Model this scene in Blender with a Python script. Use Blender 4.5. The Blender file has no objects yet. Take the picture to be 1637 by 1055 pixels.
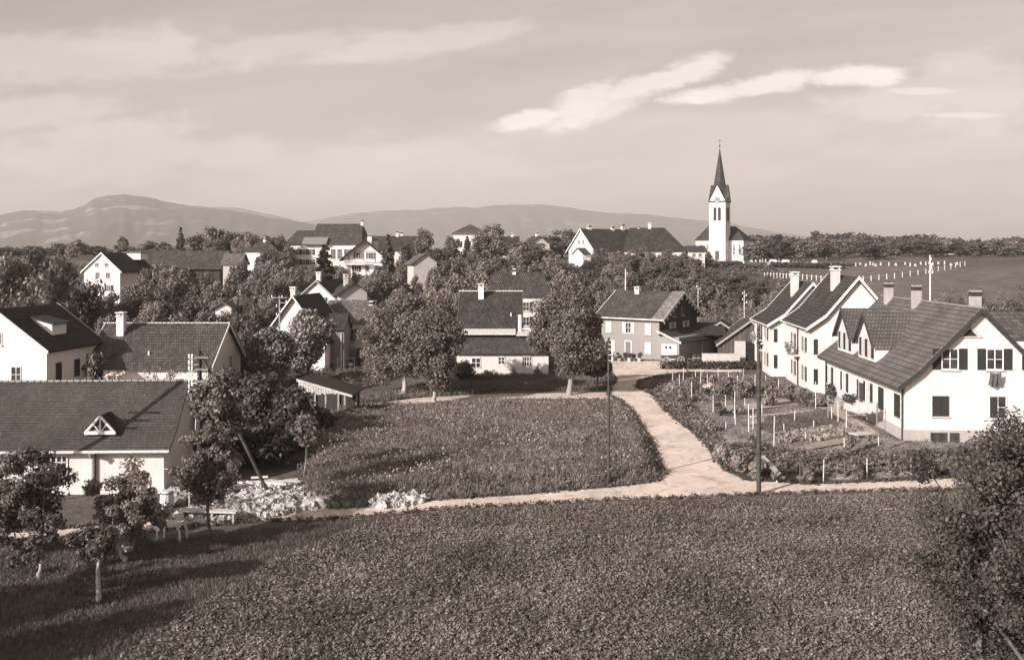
import bpy, math, random
import numpy as np
from mathutils import Vector, Matrix
R = math.radians
SC = bpy.context.scene
COL = SC.collection
random.seed(7)

# ------------------------------------------------------------------ camera, sky, sun, exposure
H = 12.7; F = 1500.0; HY = 410.0; CX = 818.5       # eye height, focal length in photo pixels, horizon row
cam_d = bpy.data.cameras.new('camera'); cam = bpy.data.objects.new('camera', cam_d); COL.objects.link(cam)
cam.location = (0, 0, H); cam.rotation_euler = (R(90), 0, 0)
cam_d.sensor_width = 36; cam_d.lens = 36 * F / 1637; cam_d.shift_y = -(527.5 - HY) / 1637
cam_d.clip_start = 0.5; cam_d.clip_end = 30000
SC.camera = cam
SUN_AZ, SUN_EL = 47.0, 23.0                         # light travels towards +X+Y
SC.view_settings.view_transform = 'Standard'; SC.view_settings.look = 'None'
CY = SC.cycles; CY.max_bounces = 4; CY.diffuse_bounces = 2; CY.glossy_bounces = 1; CY.transmission_bounces = 2; CY.volume_bounces = 0; CY.use_denoising = True; CY.volume_max_steps = 8
SC.view_settings.exposure = 0.5; SC.view_settings.gamma = 1
sd = bpy.data.lights.new('sun', 'SUN'); sd.energy = 4.8; sd.angle = R(0.5); sd.color = (1, .955, .92)
so = bpy.data.objects.new('sun', sd); COL.objects.link(so)
ld = Vector((math.sin(R(SUN_AZ)) * math.cos(R(SUN_EL)), math.cos(R(SUN_AZ)) * math.cos(R(SUN_EL)), -math.sin(R(SUN_EL))))
so.rotation_euler = ld.to_track_quat('-Z', 'Y').to_euler()

world = bpy.data.worlds.new('World'); SC.world = world; world.use_nodes = True
def build_world():
    nt = world.node_tree; N = nt.nodes; L = nt.links; N.clear()
    def nd(t, **k):
        n = N.new(t)
        for a, b in k.items(): setattr(n, a, b)
        return n
    def math_(op, a, b=None, c=None, clamp=False):
        n = nd('ShaderNodeMath', operation=op, use_clamp=clamp)
        for i, v in enumerate((a, b, c)):
            if v is None: continue
            if isinstance(v, (int, float)): n.inputs[i].default_value = v
            else: L.new(v, n.inputs[i])
        return n.outputs[0]
    sky = nd('ShaderNodeTexSky', sky_type='NISHITA', sun_disc=False, sun_elevation=R(SUN_EL), sun_rotation=R(180 + SUN_AZ))
    sky.air_density = 1.0; sky.dust_density = 2.0
    bw = nd('ShaderNodeRGBToBW'); L.new(sky.outputs[0], bw.inputs[0])
    tc = nd('ShaderNodeTexCoord'); sx = nd('ShaderNodeSeparateXYZ'); L.new(tc.outputs['Generated'], sx.inputs[0])
    x, y, z = sx.outputs
    ya = math_('MAXIMUM', math_('ABSOLUTE', y), .12)
    az = math_('DIVIDE', x, ya); el = math_('DIVIDE', z, ya)      # directions of the sky: tangent of azimuth and of height
    def comb(a, b, c=0.0):
        n = nd('ShaderNodeCombineXYZ')
        for i, v in enumerate((a, b, c)):
            if isinstance(v, (int, float)): n.inputs[i].default_value = v
            else: L.new(v, n.inputs[i])
        return n.outputs[0]
    def noise(vec, sc, det=5, rough=.55, dist=0.0):
        n = nd('ShaderNodeTexNoise'); n.inputs['Scale'].default_value = sc; n.inputs['Detail'].default_value = det
        n.inputs['Roughness'].default_value = rough; n.inputs['Distortion'].default_value = dist
        L.new(vec, n.inputs['Vector']); return n.outputs['Fac']
    tilt = math_('ADD', el, math_('MULTIPLY', az, -.10))
    v1 = comb(math_('MULTIPLY', az, 1.3), math_('MULTIPLY', tilt, 7.5), 3.3)
    n1 = noise(v1, 1.7, 5, .5, .6)
    v2 = comb(math_('MULTIPLY', az, 2.2), math_('MULTIPLY', tilt, 9.0), 7.7)
    n2 = noise(v2, 3.2, 7, .6, .3)
    layers = math_('MULTIPLY_ADD', math_('SUBTRACT', n1, .5), 1.0, 1.0)
    layers = math_('ADD', layers, math_('MULTIPLY', math_('SUBTRACT', n2, .5), .3))
    # bright sunlit streaks of cloud
    v3 = comb(math_('MULTIPLY', az, 9.0), math_('MULTIPLY', el, 22.0), 1.0)
    n3 = noise(v3, 1.9, 9, .66, .25)
    n4 = noise(comb(math_('MULTIPLY', az, 4.0), math_('MULTIPLY', el, 12.0), 5.0), 1.6, 3)
    tot = None
    def streak(px, py, rx, ry, ang, amp):
        ca, sa = math.cos(R(ang)), math.sin(R(ang))
        u = (px - CX) / F; v = (HY - py) / F
        du = math_('SUBTRACT', az, u); dv = math_('SUBTRACT', el, v)
        a = math_('DIVIDE', math_('ADD', math_('MULTIPLY', du, ca), math_('MULTIPLY', dv, sa)), rx / F)
        b = math_('DIVIDE', math_('SUBTRACT', math_('MULTIPLY', dv, ca), math_('MULTIPLY', du, sa)), ry / F)
        d = math_('SQRT', math_('ADD', math_('MULTIPLY', a, a), math_('MULTIPLY', b, b)))
        d = math_('ADD', d, math_('MULTIPLY', math_('SUBTRACT', n3, .5), 2.1))
        d = math_('ADD', d, math_('MULTIPLY', math_('SUBTRACT', n4, .5), .8))
        m = nd('ShaderNodeMapRange', interpolation_type='SMOOTHSTEP')
        L.new(d, m.inputs[0]); m.inputs[1].default_value = 1.15; m.inputs[2].default_value = .45
        m.inputs[3].default_value = 0; m.inputs[4].default_value = amp
        return m.outputs[0]
    S = [(850, 192, 75, 16, 10, .9), (935, 165, 70, 32, 28, .8), (1050, 130, 125, 22, 17, .85), (985, 165, 60, 26, 20, .6),
         (1130, 153, 80, 14, 6, 1.0), (1240, 132, 95, 19, 10, .95), (1365, 122, 110, 19, 3, 1.0), (1190, 145, 90, 12, 5, .9), (1420, 165, 120, 30, 0, .3), (1480, 146, 60, 7, 0, .6),
         (1545, 184, 90, 7, 0, .6), (1540, 110, 110, 34, 0, .3), (380, 245, 110, 34, 8, .3), (660, 70, 230, 26, 8, .3),
         (120, 95, 300, 50, 3, .34), (430, 75, 200, 24, 5, .22), (150, 250, 200, 60, 5, .36), (60, 180, 160, 34, 4, .3), (1560, 150, 150, 60, 0, .3), (620, 280, 380, 60, 0, .25)]
    for s in S:
        o = streak(*s); tot = o if tot is None else math_('MAXIMUM', tot, o)
    front = nd('ShaderNodeMapRange'); L.new(y, front.inputs[0]); front.inputs[1].default_value = .1; front.inputs[2].default_value = .3
    tot = math_('MULTIPLY', tot, front.outputs[0])
    base = math_('MULTIPLY', bw.outputs[0], layers)
    # gains: sky radiance -> scene
    lum = math_('ADD', math_('MULTIPLY', base, SKY_GAIN), math_('MULTIPLY', tot, STREAK_GAIN))
    tint = nd('ShaderNodeMix', data_type='RGBA', blend_type='MULTIPLY'); tint.inputs[0].default_value = 1
    c2 = comb(lum, lum, lum); L.new(c2, tint.inputs[6]); tint.inputs[7].default_value = (1, .90, .832, 1)
    bg = nd('ShaderNodeBackground'); bg.inputs[1].default_value = 0.1
    L.new(tint.outputs[2], bg.inputs[0]); out = nd('ShaderNodeOutputWorld'); L.new(bg.outputs[0], out.inputs[0])
SKY_GAIN, STREAK_GAIN = 1.15, 4.4
build_world()

# ------------------------------------------------------------------ helpers
def T(v):                                            # a grey value in the print's warm brown tone
    k = min(1.0, max(0.0, v / .6)) ** .5
    return (v * 1.02, v * (.923 + .04 * k), v * (.856 + .07 * k), 1)
def tag(o, label=None, cat=None, group=None, kind=None):
    for k, v in (('label', label), ('category', cat), ('group', group), ('kind', kind)):
        if v: o[k] = v
    return o
def empty(name, loc=(0, 0, 0), rz=0.0, label=None, cat=None, group=None):
    o = bpy.data.objects.new(name, None); COL.objects.link(o); o.location = loc; o.rotation_euler = (0, 0, R(rz)); o.empty_display_size = .3
    return tag(o, label, cat, group)
def px2(px, D): return (px - CX) * D / F
def pz(py, D): return H - (py - HY) * D / F
def gp(px, py, z=0.0):                               # ground point seen at that place of the photo
    D = (H - z) * F / (py - HY); return (px2(px, D), D)

class MB:
    def __init__(s): s.v = []; s.f = []
    def add(s, vs, fs):
        b = len(s.v); s.v += [tuple(v) for v in vs]; s.f += [tuple(i + b for i in f) for f in fs]; return s
    def box(s, x0, x1, y0, y1, z0, z1):
        return s.add([(x0, y0, z0), (x1, y0, z0), (x1, y1, z0), (x0, y1, z0), (x0, y0, z1), (x1, y0, z1), (x1, y1, z1), (x0, y1, z1)],
                     [(0, 3, 2, 1), (4, 5, 6, 7), (0, 1, 5, 4), (1, 2, 6, 5), (2, 3, 7, 6), (3, 0, 4, 7)])
    def prism(s, poly, a0, a1, axis='y'):            # poly in x-z, extruded on y (or poly in y-z, extruded on x; x-y on z)
        n = len(poly)
        m = {'y': lambda p, a: (p[0], a, p[1]), 'x': lambda p, a: (a, p[0], p[1]), 'z': lambda p, a: (p[0], p[1], a)}[axis]
        vs = [m(p, a0) for p in poly] + [m(p, a1) for p in poly]
        fs = [tuple(range(n)), tuple(range(2 * n - 1, n - 1, -1))] + [(i, i + n, (i + 1) % n + n, (i + 1) % n) for i in range(n)]
        return s.add(vs, fs)
    def tube(s, p0, p1, r0, r1=None, n=8):
        r1 = r0 if r1 is None else r1
        p0, p1 = Vector(p0), Vector(p1); d = (p1 - p0).normalized()
        a = d.orthogonal().normalized(); b = d.cross(a)
        vs = []
        for p, r in ((p0, r0), (p1, r1)):
            vs += [p + (a * math.cos(2 * math.pi * i / n) + b * math.sin(2 * math.pi * i / n)) * r for i in range(n)]
        fs = [(i, (i + 1) % n, (i + 1) % n + n, i + n) for i in range(n)] + [tuple(range(n - 1, -1, -1)), tuple(range(n, 2 * n))]
        return s.add(vs, fs)
    def build(s, name, mat, parent=None, loc=None, smooth=False):
        me = bpy.data.meshes.new(name); me.from_pydata(s.v, [], s.f); me.update()
        o = bpy.data.objects.new(name, me); COL.objects.link(o)
        if mat: me.materials.append(mat)
        if parent: o.parent = parent
        if loc: o.location = loc
        if smooth: me.shade_smooth()
        return o
def np_mesh(name, V, Q, mat, parent=None, smooth=False):   # V (n,3), Q (m,k)
    me = bpy.data.meshes.new(name); k = Q.shape[1]
    me.vertices.add(len(V)); me.vertices.foreach_set('co', V.astype(np.float32).ravel())
    me.loops.add(Q.size); me.loops.foreach_set('vertex_index', Q.astype(np.int32).ravel())
    me.polygons.add(len(Q)); me.polygons.foreach_set('loop_start', np.arange(0, Q.size, k, dtype=np.int32))
    try: me.polygons.foreach_set('loop_total', np.full(len(Q), k, dtype=np.int32))
    except Exception: pass
    me.update(calc_edges=True); me.validate()
    if smooth: me.shade_smooth()
    me.materials.append(mat)
    o = bpy.data.objects.new(name, me); COL.objects.link(o)
    if parent: o.parent = parent
    return o

# ------------------------------------------------------------------ materials
class Mat:
    def __init__(s, name):
        s.m = bpy.data.materials.new(name); s.m.use_nodes = True; s.nt = s.m.node_tree; s.N = s.nt.nodes; s.L = s.nt.links
        s.p = s.N['Principled BSDF']; s.p.inputs['Roughness'].default_value = .9
        s.p.inputs['Specular IOR Level'].default_value = .25
        s.tc = s.N.new('ShaderNodeTexCoord')
    def obj(s): return s.tc.outputs['Object']
    def mapped(s, scale, out=None):
        n = s.N.new('ShaderNodeMapping'); s.L.new(out or s.obj(), n.inputs[0]); n.inputs['Scale'].default_value = scale; return n.outputs[0]
    def noise(s, scale, det=4, rough=.55, vec=None, dist=0):
        n = s.N.new('ShaderNodeTexNoise'); n.inputs['Scale'].default_value = scale; n.inputs['Detail'].default_value = det
        n.inputs['Roughness'].default_value = rough; n.inputs['Distortion'].default_value = dist
        s.L.new(vec or s.obj(), n.inputs['Vector']); return n.outputs['Fac']
    def ramp(s, fac, stops, interp='LINEAR'):
        n = s.N.new('ShaderNodeValToRGB'); n.color_ramp.interpolation = interp; e = n.color_ramp.elements
        while len(e) < len(stops): e.new(.5)
        for i, (p, c) in enumerate(stops): e[i].position = p; e[i].color = T(c) if isinstance(c, (int, float)) else c
        s.L.new(fac, n.inputs[0]); return n.outputs[0]
    def mix(s, a, b, fac, mode='MIX'):
        n = s.N.new('ShaderNodeMix'); n.data_type = 'RGBA'; n.blend_type = mode
        for i, v in ((0, fac), (6, a), (7, b)):
            if isinstance(v, (int, float)): n.inputs[i].default_value = v
            elif isinstance(v, tuple): n.inputs[i].default_value = v
            else: s.L.new(v, n.inputs[i])
        return n.outputs[2]
    def math(s, op, a, b=0.0, c=0.0):
        n = s.N.new('ShaderNodeMath'); n.operation = op
        for i, v in enumerate((a, b, c)):
            if isinstance(v, (int, float)): n.inputs[i].default_value = v
            else: s.L.new(v, n.inputs[i])
        return n.outputs[0]
    def bump(s, h, strength=.5, dist=.05):
        n = s.N.new('ShaderNodeBump'); n.inputs['Strength'].default_value = strength; n.inputs['Distance'].default_value = dist
        s.L.new(h, n.inputs['Height']); s.L.new(n.outputs[0], s.p.inputs['Normal'])
    def base(s, c):
        if isinstance(c, tuple): s.p.inputs['Base Color'].default_value = c
        else: s.L.new(c, s.p.inputs['Base Color'])
        return s
CACHE = {}
def cached(f):
    def g(*a, **k):
        key = (f.__name__, a, tuple(sorted(k.items())))
        if key not in CACHE: CACHE[key] = f(*a, **k)
        return CACHE[key]
    return g
@cached
def plaster(v, dirt=.25):
    m = Mat('plaster'); n = m.noise(.7, 6, .6); v2 = m.mapped((2.5, 2.5, .35)); st = m.noise(1.3, 5, .6, v2); dirt = dirt * .55 + .02
    c = m.ramp(n, [(.3, v * (1 - dirt * .5)), (.65, v)])
    c = m.mix(c, m.ramp(st, [(.35, 1 - dirt), (.6, 1.0)]), .7, 'MULTIPLY')
    m.base(c); m.bump(m.noise(14, 4), .25, .02); return m.m
@cached
def rooftile(v, axis='y', row=.34, var=.35, moss=.5):
    # tile courses: (along ridge, height) of the roof's own coordinates
    m = Mat('roof_tiles'); sx = m.N.new('ShaderNodeSeparateXYZ'); m.L.new(m.obj(), sx.inputs[0])
    cb = m.N.new('ShaderNodeCombineXYZ'); m.L.new(sx.outputs[1 if axis == 'y' else 0], cb.inputs[0])
    m.L.new(m.math('MULTIPLY', sx.outputs[2], 1.4), cb.inputs[1])
    b = m.N.new('ShaderNodeTexBrick'); m.L.new(cb.outputs[0], b.inputs[0])
    b.inputs['Scale'].default_value = 1.0; b.inputs['Brick Width'].default_value = row * .72; b.inputs['Row Height'].default_value = row
    b.inputs['Mortar Size'].default_value = row * .085; b.inputs['Mortar Smooth'].default_value = .4
    b.inputs['Color1'].default_value = T(v * (1 + var)); b.inputs['Color2'].default_value = T(v * (1 - var)); b.inputs['Mortar'].default_value = T(v * .35)
    b.inputs['Bias'].default_value = 0
    n = m.noise(.55, 6, .65); n2 = m.noise(3.0, 5, .7)
    c = m.mix(b.outputs[0], m.ramp(n, [(.3, .62), (.7, 1.25)]), .75, 'MULTIPLY')
    c = m.mix(c, T(v * 2.3), m.ramp(n2, [(.62, (0, 0, 0, 1)), (.74, (moss, moss, moss, 1))]))
    m.base(c); m.p.inputs['Roughness'].default_value = .85
    wv = m.N.new('ShaderNodeMath'); wv.operation = 'FRACT'; m.L.new(m.math('DIVIDE', m.math('MULTIPLY', sx.outputs[2], 1.4), row), wv.inputs[0])
    hgt = m.math('ADD', m.math('MULTIPLY', wv.outputs[0], -1.0), m.math('MULTIPLY', b.outputs['Fac'], -.5))
    m.bump(hgt, .9, .05); return m.m
@cached
def wood(v, vertical=True, board=.18):
    m = Mat('weathered_boards'); sx = m.N.new('ShaderNodeSeparateXYZ'); m.L.new(m.obj(), sx.inputs[0])
    a = m.math('ADD', sx.outputs[0], sx.outputs[1]) if vertical else sx.outputs[2]
    fr = m.math('FRACT', m.math('DIVIDE', a, board)); n = m.noise(1.5, 6, .7, m.mapped((3, 3, .4)))
    fl = m.math('FLOOR', m.math('DIVIDE', a, board)); wn = m.N.new('ShaderNodeTexWhiteNoise'); wn.noise_dimensions = '1D'; m.L.new(fl, wn.inputs['W'])
    c = m.ramp(n, [(.25, v * .55), (.75, v * 1.4)])
    c = m.mix(c, m.ramp(wn.outputs[0], [(0, .65), (1, 1.2)]), .8, 'MULTIPLY')
    c = m.mix(c, m.ramp(fr, [(.0, .25), (.1, 1.0), (.92, 1.0), (1, .25)]), .9, 'MULTIPLY')
    m.base(c); return m.m
@cached
def plain(v, rough=.75, var=.25, sc=6.0):
    m = Mat('painted'); m.base(m.ramp(m.noise(sc, 5), [(.3, v * (1 - var)), (.7, v * (1 + var))])); m.p.inputs['Roughness'].default_value = rough; return m.m
@cached
def glass(v=.02):
    m = Mat('window_glass'); m.base(m.ramp(m.noise(1.3, 3), [(.35, v), (.7, v * 4)])); m.p.inputs['Roughness'].default_value = .15
    m.p.inputs['Specular IOR Level'].default_value = .5; return m.m
@cached
def foliage(v, var=.5, blossom=0.0, sc=.6):
    m = Mat('foliage'); oi = m.N.new('ShaderNodeObjectInfo'); g = m.N.new('ShaderNodeNewGeometry')
    n = m.noise(sc, 3, .6); n2 = m.noise(7.0, 2, .5)
    c = m.ramp(n, [(.3, v * (1 - var)), (.7, v * (1 + var))])
    c = m.mix(c, m.ramp(n2, [(.3, .55), (.7, 1.5)]), .7, 'MULTIPLY')
    c = m.mix(c, m.ramp(oi.outputs['Random'], [(0, .7), (1, 1.3)]), .8, 'MULTIPLY')
    if blossom: c = m.mix(c, T(.62), m.ramp(m.noise(4.5, 2, .5), [(.62 - blossom, (0, 0, 0, 1)), (.64 - blossom, (1, 1, 1, 1))]))
    m.base(c); m.p.inputs['Roughness'].default_value = .55; m.p.inputs['Specular IOR Level'].default_value = .4
    tr = m.N.new('ShaderNodeBsdfTranslucent'); m.L.new(c, tr.inputs[0]); ms = m.N.new('ShaderNodeMixShader'); ms.inputs[0].default_value = .30
    m.L.new(m.p.outputs[0], ms.inputs[1]); m.L.new(tr.outputs[0], ms.inputs[2]); m.L.new(ms.outputs[0], m.N['Material Output'].inputs[0])
    return m.m
@cached
def bark(v=.12):
    m = Mat('bark'); m.base(m.ramp(m.noise(3, 6, .7, m.mapped((5, 5, 1))), [(.3, v * .4), (.7, v * 1.7)])); m.bump(m.noise(9, 4), .6, .04); return m.m
@cached
def soil(v, sc=.35, fine=6.0, var=.45):
    m = Mat('earth'); a = m.noise(sc, 7, .65); b = m.noise(fine, 5, .7)
    c = m.mix(m.ramp(a, [(.3, v * (1 - var)), (.7, v * (1 + var))]), m.ramp(b, [(.3, .55), (.7, 1.35)]), .8, 'MULTIPLY')
    m.base(c); m.bump(b, .8, .12); return m.m
@cached
def gravel_road(v):
    m = Mat('gravel_road'); a = m.noise(.3, 8, .65); b = m.noise(9, 7, .75); d = m.noise(.9, 6, .65, None, 1.2); e = m.noise(2.6, 7, .7)
    c = m.ramp(a, [(.3, v * .72), (.6, v * 1.1)])
    c = m.mix(c, m.ramp(b, [(.3, .88), (.62, 1.05)]), .85, 'MULTIPLY'); c = m.mix(c, m.ramp(d, [(.34, .62), (.5, 1.04)]), .8, 'MULTIPLY')
    c = m.mix(c, m.ramp(e, [(.33, .8), (.48, 1.03)]), .8, 'MULTIPLY')
    m.base(c); m.bump(m.math('ADD', b, e), .5, .05); return m.m
WHITE = .66

# ------------------------------------------------------------------ terrain
HK = ([0, 118, 135, 150, 180, 200, 222, 240, 300, 400, 1200, 3500, 9000], [0, 0, 1.0, 2.2, 5.4, 8.0, 10.0, 10.7, 12.2, 12.9, 10, -30, -60])
def hz(x, y):
    z = np.interp(y, *HK)
    far = np.clip((np.asarray(y) - 118) / 60, 0, 1)
    z = z + far * (np.sin(np.asarray(x) * .045 + 1.2) * .5 + np.sin(np.asarray(x) * .021 + np.asarray(y) * .03) * .5)
    return z
def hf(x, y): return float(hz(x, y))
def grid(xs, ys, zf, name, mat):
    X, Y = np.meshgrid(xs, ys); Z = zf(X, Y); V = np.stack([X, Y, Z], -1).reshape(-1, 3)
    nx, ny = len(xs), len(ys); i = np.arange(nx - 1)[None, :] + np.arange(ny - 1)[:, None] * nx
    Q = np.stack([i, i + 1, i + 1 + nx, i + nx], -1).reshape(-1, 4)
    return np_mesh(name, V, Q, mat, smooth=True)
gx = np.concatenate([-np.geomspace(7000, 125, 26), np.arange(-120, 121, 3.0), np.geomspace(125, 7000, 26)])
gy = np.concatenate([[-400, -120], np.arange(-60, 421, 3.0), np.geomspace(430, 9000, 50)])
def m_ground():
    m = Mat('grassy_ground'); a = m.noise(.035, 6, .6); b = m.noise(1.6, 6, .7); c0 = m.noise(.25, 4, .6)
    c = m.ramp(a, [(.35, .085), (.6, .15)]); c = m.mix(c, m.ramp(b, [(.3, .55), (.7, 1.35)]), .85, 'MULTIPLY')
    c = m.mix(c, m.ramp(c0, [(.3, .75), (.7, 1.25)]), .8, 'MULTIPLY'); m.base(c); m.bump(b, .8, .25); return m.m
tag(grid(gx, gy, hz, 'ground', m_ground()), kind='structure')

def world_poly(pts, z=0.0): return [gp(x, y, z) for x, y in pts]
def sheet(name, poly, z, mat, th=.0):
    b = MB(); b.add([(x, y, z) for x, y in poly], [tuple(range(len(poly)))]); o = b.build(name, mat)
    import bmesh
    bm = bmesh.new(); bm.from_mesh(o.data); bmesh.ops.triangulate(bm, faces=bm.faces[:]); bmesh.ops.recalc_face_normals(bm, faces=bm.faces[:])
    if bm.faces and bm.faces[:][0].normal.z < 0: bmesh.ops.reverse_faces(bm, faces=bm.faces[:])
    bm.to_mesh(o.data); bm.free()
    return tag(o, kind='structure')
def inpoly(P, poly):
    x, y = P[:, 0], P[:, 1]; ins = np.zeros(len(P), bool); n = len(poly)
    for i in range(n):
        x0, y0 = poly[i]; x1, y1 = poly[(i + 1) % n]
        c = ((y0 > y) != (y1 > y)) & (x < (x1 - x0) * (y - y0) / (y1 - y0 + 1e-12) + x0); ins ^= c
    return ins
def pdist(P, poly):
    d = np.full(len(P), 1e9); n = len(poly)
    for i in range(n):
        a = np.array(poly[i]); b = np.array(poly[(i + 1) % n]); ab = b - a
        t = np.clip(((P - a) @ ab) / (ab @ ab + 1e-12), 0, 1); d = np.minimum(d, np.linalg.norm(P - a - t[:, None] * ab, axis=1))
    return d
def smooth_poly(poly, it=2):
    for _ in range(it):
        q = []
        for i in range(len(poly)):
            a, b = poly[i], poly[(i + 1) % len(poly)]
            q += [(a[0] * .75 + b[0] * .25, a[1] * .75 + b[1] * .25), (a[0] * .25 + b[0] * .75, a[1] * .25 + b[1] * .75)]
        poly = q
    return poly
def rough_poly(poly, step=.7, amp=.12, seed=3):
    rg = random.Random(seed); q = []
    for i in range(len(poly)):
        a, b = Vector(poly[i]), Vector(poly[(i + 1) % len(poly)]); n = max(1, int((b - a).length / step))
        for k in range(n):
            p = a.lerp(b, k / n); q.append((p.x + rg.uniform(-amp, amp), p.y + rg.uniform(-amp, amp)))
    return q
ROAD = world_poly([(-60, 858), (260, 832), (420, 812), (560, 812), (700, 799), (800, 793), (900, 785), (1000, 776), (1050, 769), (1062, 756),
                   (1050, 735), (1040, 705), (1024, 680), (1008, 655), (990, 640), (972, 632), (976, 618), (985, 606), (974, 596), (962, 588),
                   (966, 577), (1052, 577), (1150, 581), (1190, 590), (1190, 596), (1100, 600), (1060, 600), (1024, 608), (1018, 620), (1046, 632), (1060, 652),
                   (1085, 674), (1108, 690), (1132, 712), (1146, 735), (1160, 752), (1196, 768), (1300, 774), (1400, 770), (1500, 765), (1700, 757),
                   (1700, 772), (1480, 783), (1300, 788), (1200, 791), (1100, 796), (1000, 798), (900, 804), (800, 809), (700, 814), (580, 826),
                   (500, 832), (420, 832), (260, 846), (-60, 880)])
sheet('dirt_road', rough_poly(ROAD, .8, .10), .012, gravel_road(.64))
sheet('footpath', rough_poly(world_poly([(560, 650), (680, 635), (800, 630), (975, 627), (990, 638), (800, 637), (690, 643), (560, 658)]), .8, .08, 5), .018, gravel_road(.6))

MEADOW = world_poly([(478, 806), (570, 808), (700, 797), (800, 791), (900, 783), (1000, 774), (1046, 766), (1056, 756), (1044, 733), (1034, 705), (1018, 680),
                     (1002, 657), (985, 645), (960, 642), (800, 643), (690, 648), (600, 654), (540, 655), (500, 690), (480, 740), (470, 780)])
MEADOW = smooth_poly(MEADOW, 1)
def raised(poly, hmax, wid, taper=False):
    def f(P):
        ins = inpoly(P, poly); d = pdist(P, poly); t = np.clip(d / wid, 0, 1); t = t * t * (3 - 2 * t)
        z = np.where(ins, t * hmax, -.12)
        if taper: z = z * np.where(z > 0, np.clip((86 - P[:, 1]) / 24, .12, 1), 1)
        return z + np.where(ins & (d > .3), .05 * np.sin(P[:, 0] * .7) * np.sin(P[:, 1] * .45 + 1), 0)
    return f
meadow_z = raised(MEADOW, .62, 1.1, True)
def bank_sheet(name, poly, f, mat, step=.45):
    p = np.array(poly); xs = np.arange(p[:, 0].min() - .5, p[:, 0].max() + .6, step); ys = np.arange(p[:, 1].min() - .5, p[:, 1].max() + .6, step)
    def z(X, Y): return f(np.stack([X.ravel(), Y.ravel()], -1)).reshape(X.shape)
    return tag(grid(xs, ys, z, name, mat), kind='structure')
bank_sheet('meadow_ground', MEADOW, meadow_z, soil(.15, .2, 3.0))
GARDEN = world_poly([(1062, 601), (1105, 598), (1220, 604), (1300, 625), (1319, 640), (1360, 655), (1447, 709), (1640, 713), (1700, 715), (1700, 752),
                     (1500, 760), (1400, 765), (1300, 769), (1205, 764), (1168, 748), (1150, 725), (1138, 705), (1112, 683), (1090, 665), (1068, 645), (1056, 625), (1040, 612)])
garden_z = raised(GARDEN, .35, .9)
bank_sheet('garden_ground', GARDEN, garden_z, soil(.26, .5, 4.0))
def surf(x, y):
    P = np.array([[x, y]]); return max(hf(x, y), float(meadow_z(P)[0]), float(garden_z(P)[0]))

# ------------------------------------------------------------------ scattered greens (nobody could count them)
RG = np.random.default_rng(5)
def scatter(poly, n, seed=1):
    rg = np.random.default_rng(seed); p = np.array(poly); out = []
    lo, hi = p.min(0), p.max(0); tot = 0
    while tot < n:
        q = rg.uniform(lo, hi, (n * 2, 2)); q = q[inpoly(q, poly)]; out.append(q); tot += len(q)
    return np.concatenate(out)[:n]
def blades(name, P, Z, hgt, wid, mat, seed=2, lean=.35, label=None, cat=None, group=None):
    rg = np.random.default_rng(seed); n = len(P); h = hgt * rg.uniform(.45, 1.35, n); a = rg.uniform(0, 2 * np.pi, n); w = wid * rg.uniform(.6, 1.4, n)
    d = np.stack([np.cos(a), np.sin(a)], -1); l = rg.normal(0, lean, (n, 2)) * h[:, None]
    b = np.concatenate([P, Z[:, None]], 1)
    v0 = b.copy(); v0[:, :2] -= d * w[:, None]; v1 = b.copy(); v1[:, :2] += d * w[:, None]
    v2 = b.copy(); v2[:, :2] += l + d * w[:, None] * .35; v2[:, 2] += h; v0[:, 2] -= .03; v1[:, 2] -= .03
    V = np.stack([v0, v1, v2], 1).reshape(-1, 3); Q = np.arange(n * 3).reshape(-1, 3)
    return tag(np_mesh(name, V, Q, mat), label, cat, group, 'stuff')
def leaf_quads(C, Nrm, size, rg, asp=1.5):
    n = len(C); Nrm = Nrm / (np.linalg.norm(Nrm, axis=1, keepdims=True) + 1e-9); r = rg.normal(size=(n, 3))
    a = np.cross(Nrm, r); a /= np.linalg.norm(a, axis=1, keepdims=True) + 1e-9; b = np.cross(Nrm, a)
    s = (size * rg.uniform(.55, 1.4, n))[:, None]; a = a * s * asp * .5; b = b * s * .5
    V = np.stack([C - a, C - b * .9 + a * .1, C + a, C + b * .9 + a * .1], 1).reshape(-1, 3)
    return V, np.arange(n * 4).reshape(-1, 4)
def leafy_ground(name, P, Z, per, rad, hgt, size, mat, seed, label, cat, kind='stuff', up=.9):
    rg = np.random.default_rng(seed); n = len(P); sc = rg.uniform(.5, 1.3, n)
    C = np.repeat(np.concatenate([P, Z[:, None]], 1), per, 0); s = np.repeat(sc, per)
    off = rg.normal(0, 1, (n * per, 3)); off[:, 2] = np.abs(rg.uniform(.1, 1, n * per))
    C = C + off * np.stack([rad * s * .55, rad * s * .55, hgt * s], -1)
    Nn = np.stack([off[:, 0] * .4, off[:, 1] * .4, np.full(n * per, up)], -1) + rg.normal(0, .45, (n * per, 3))
    V, Q = leaf_quads(C, Nn, size, rg); return tag(np_mesh(name, V, Q, mat), label, cat, None, kind)

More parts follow.
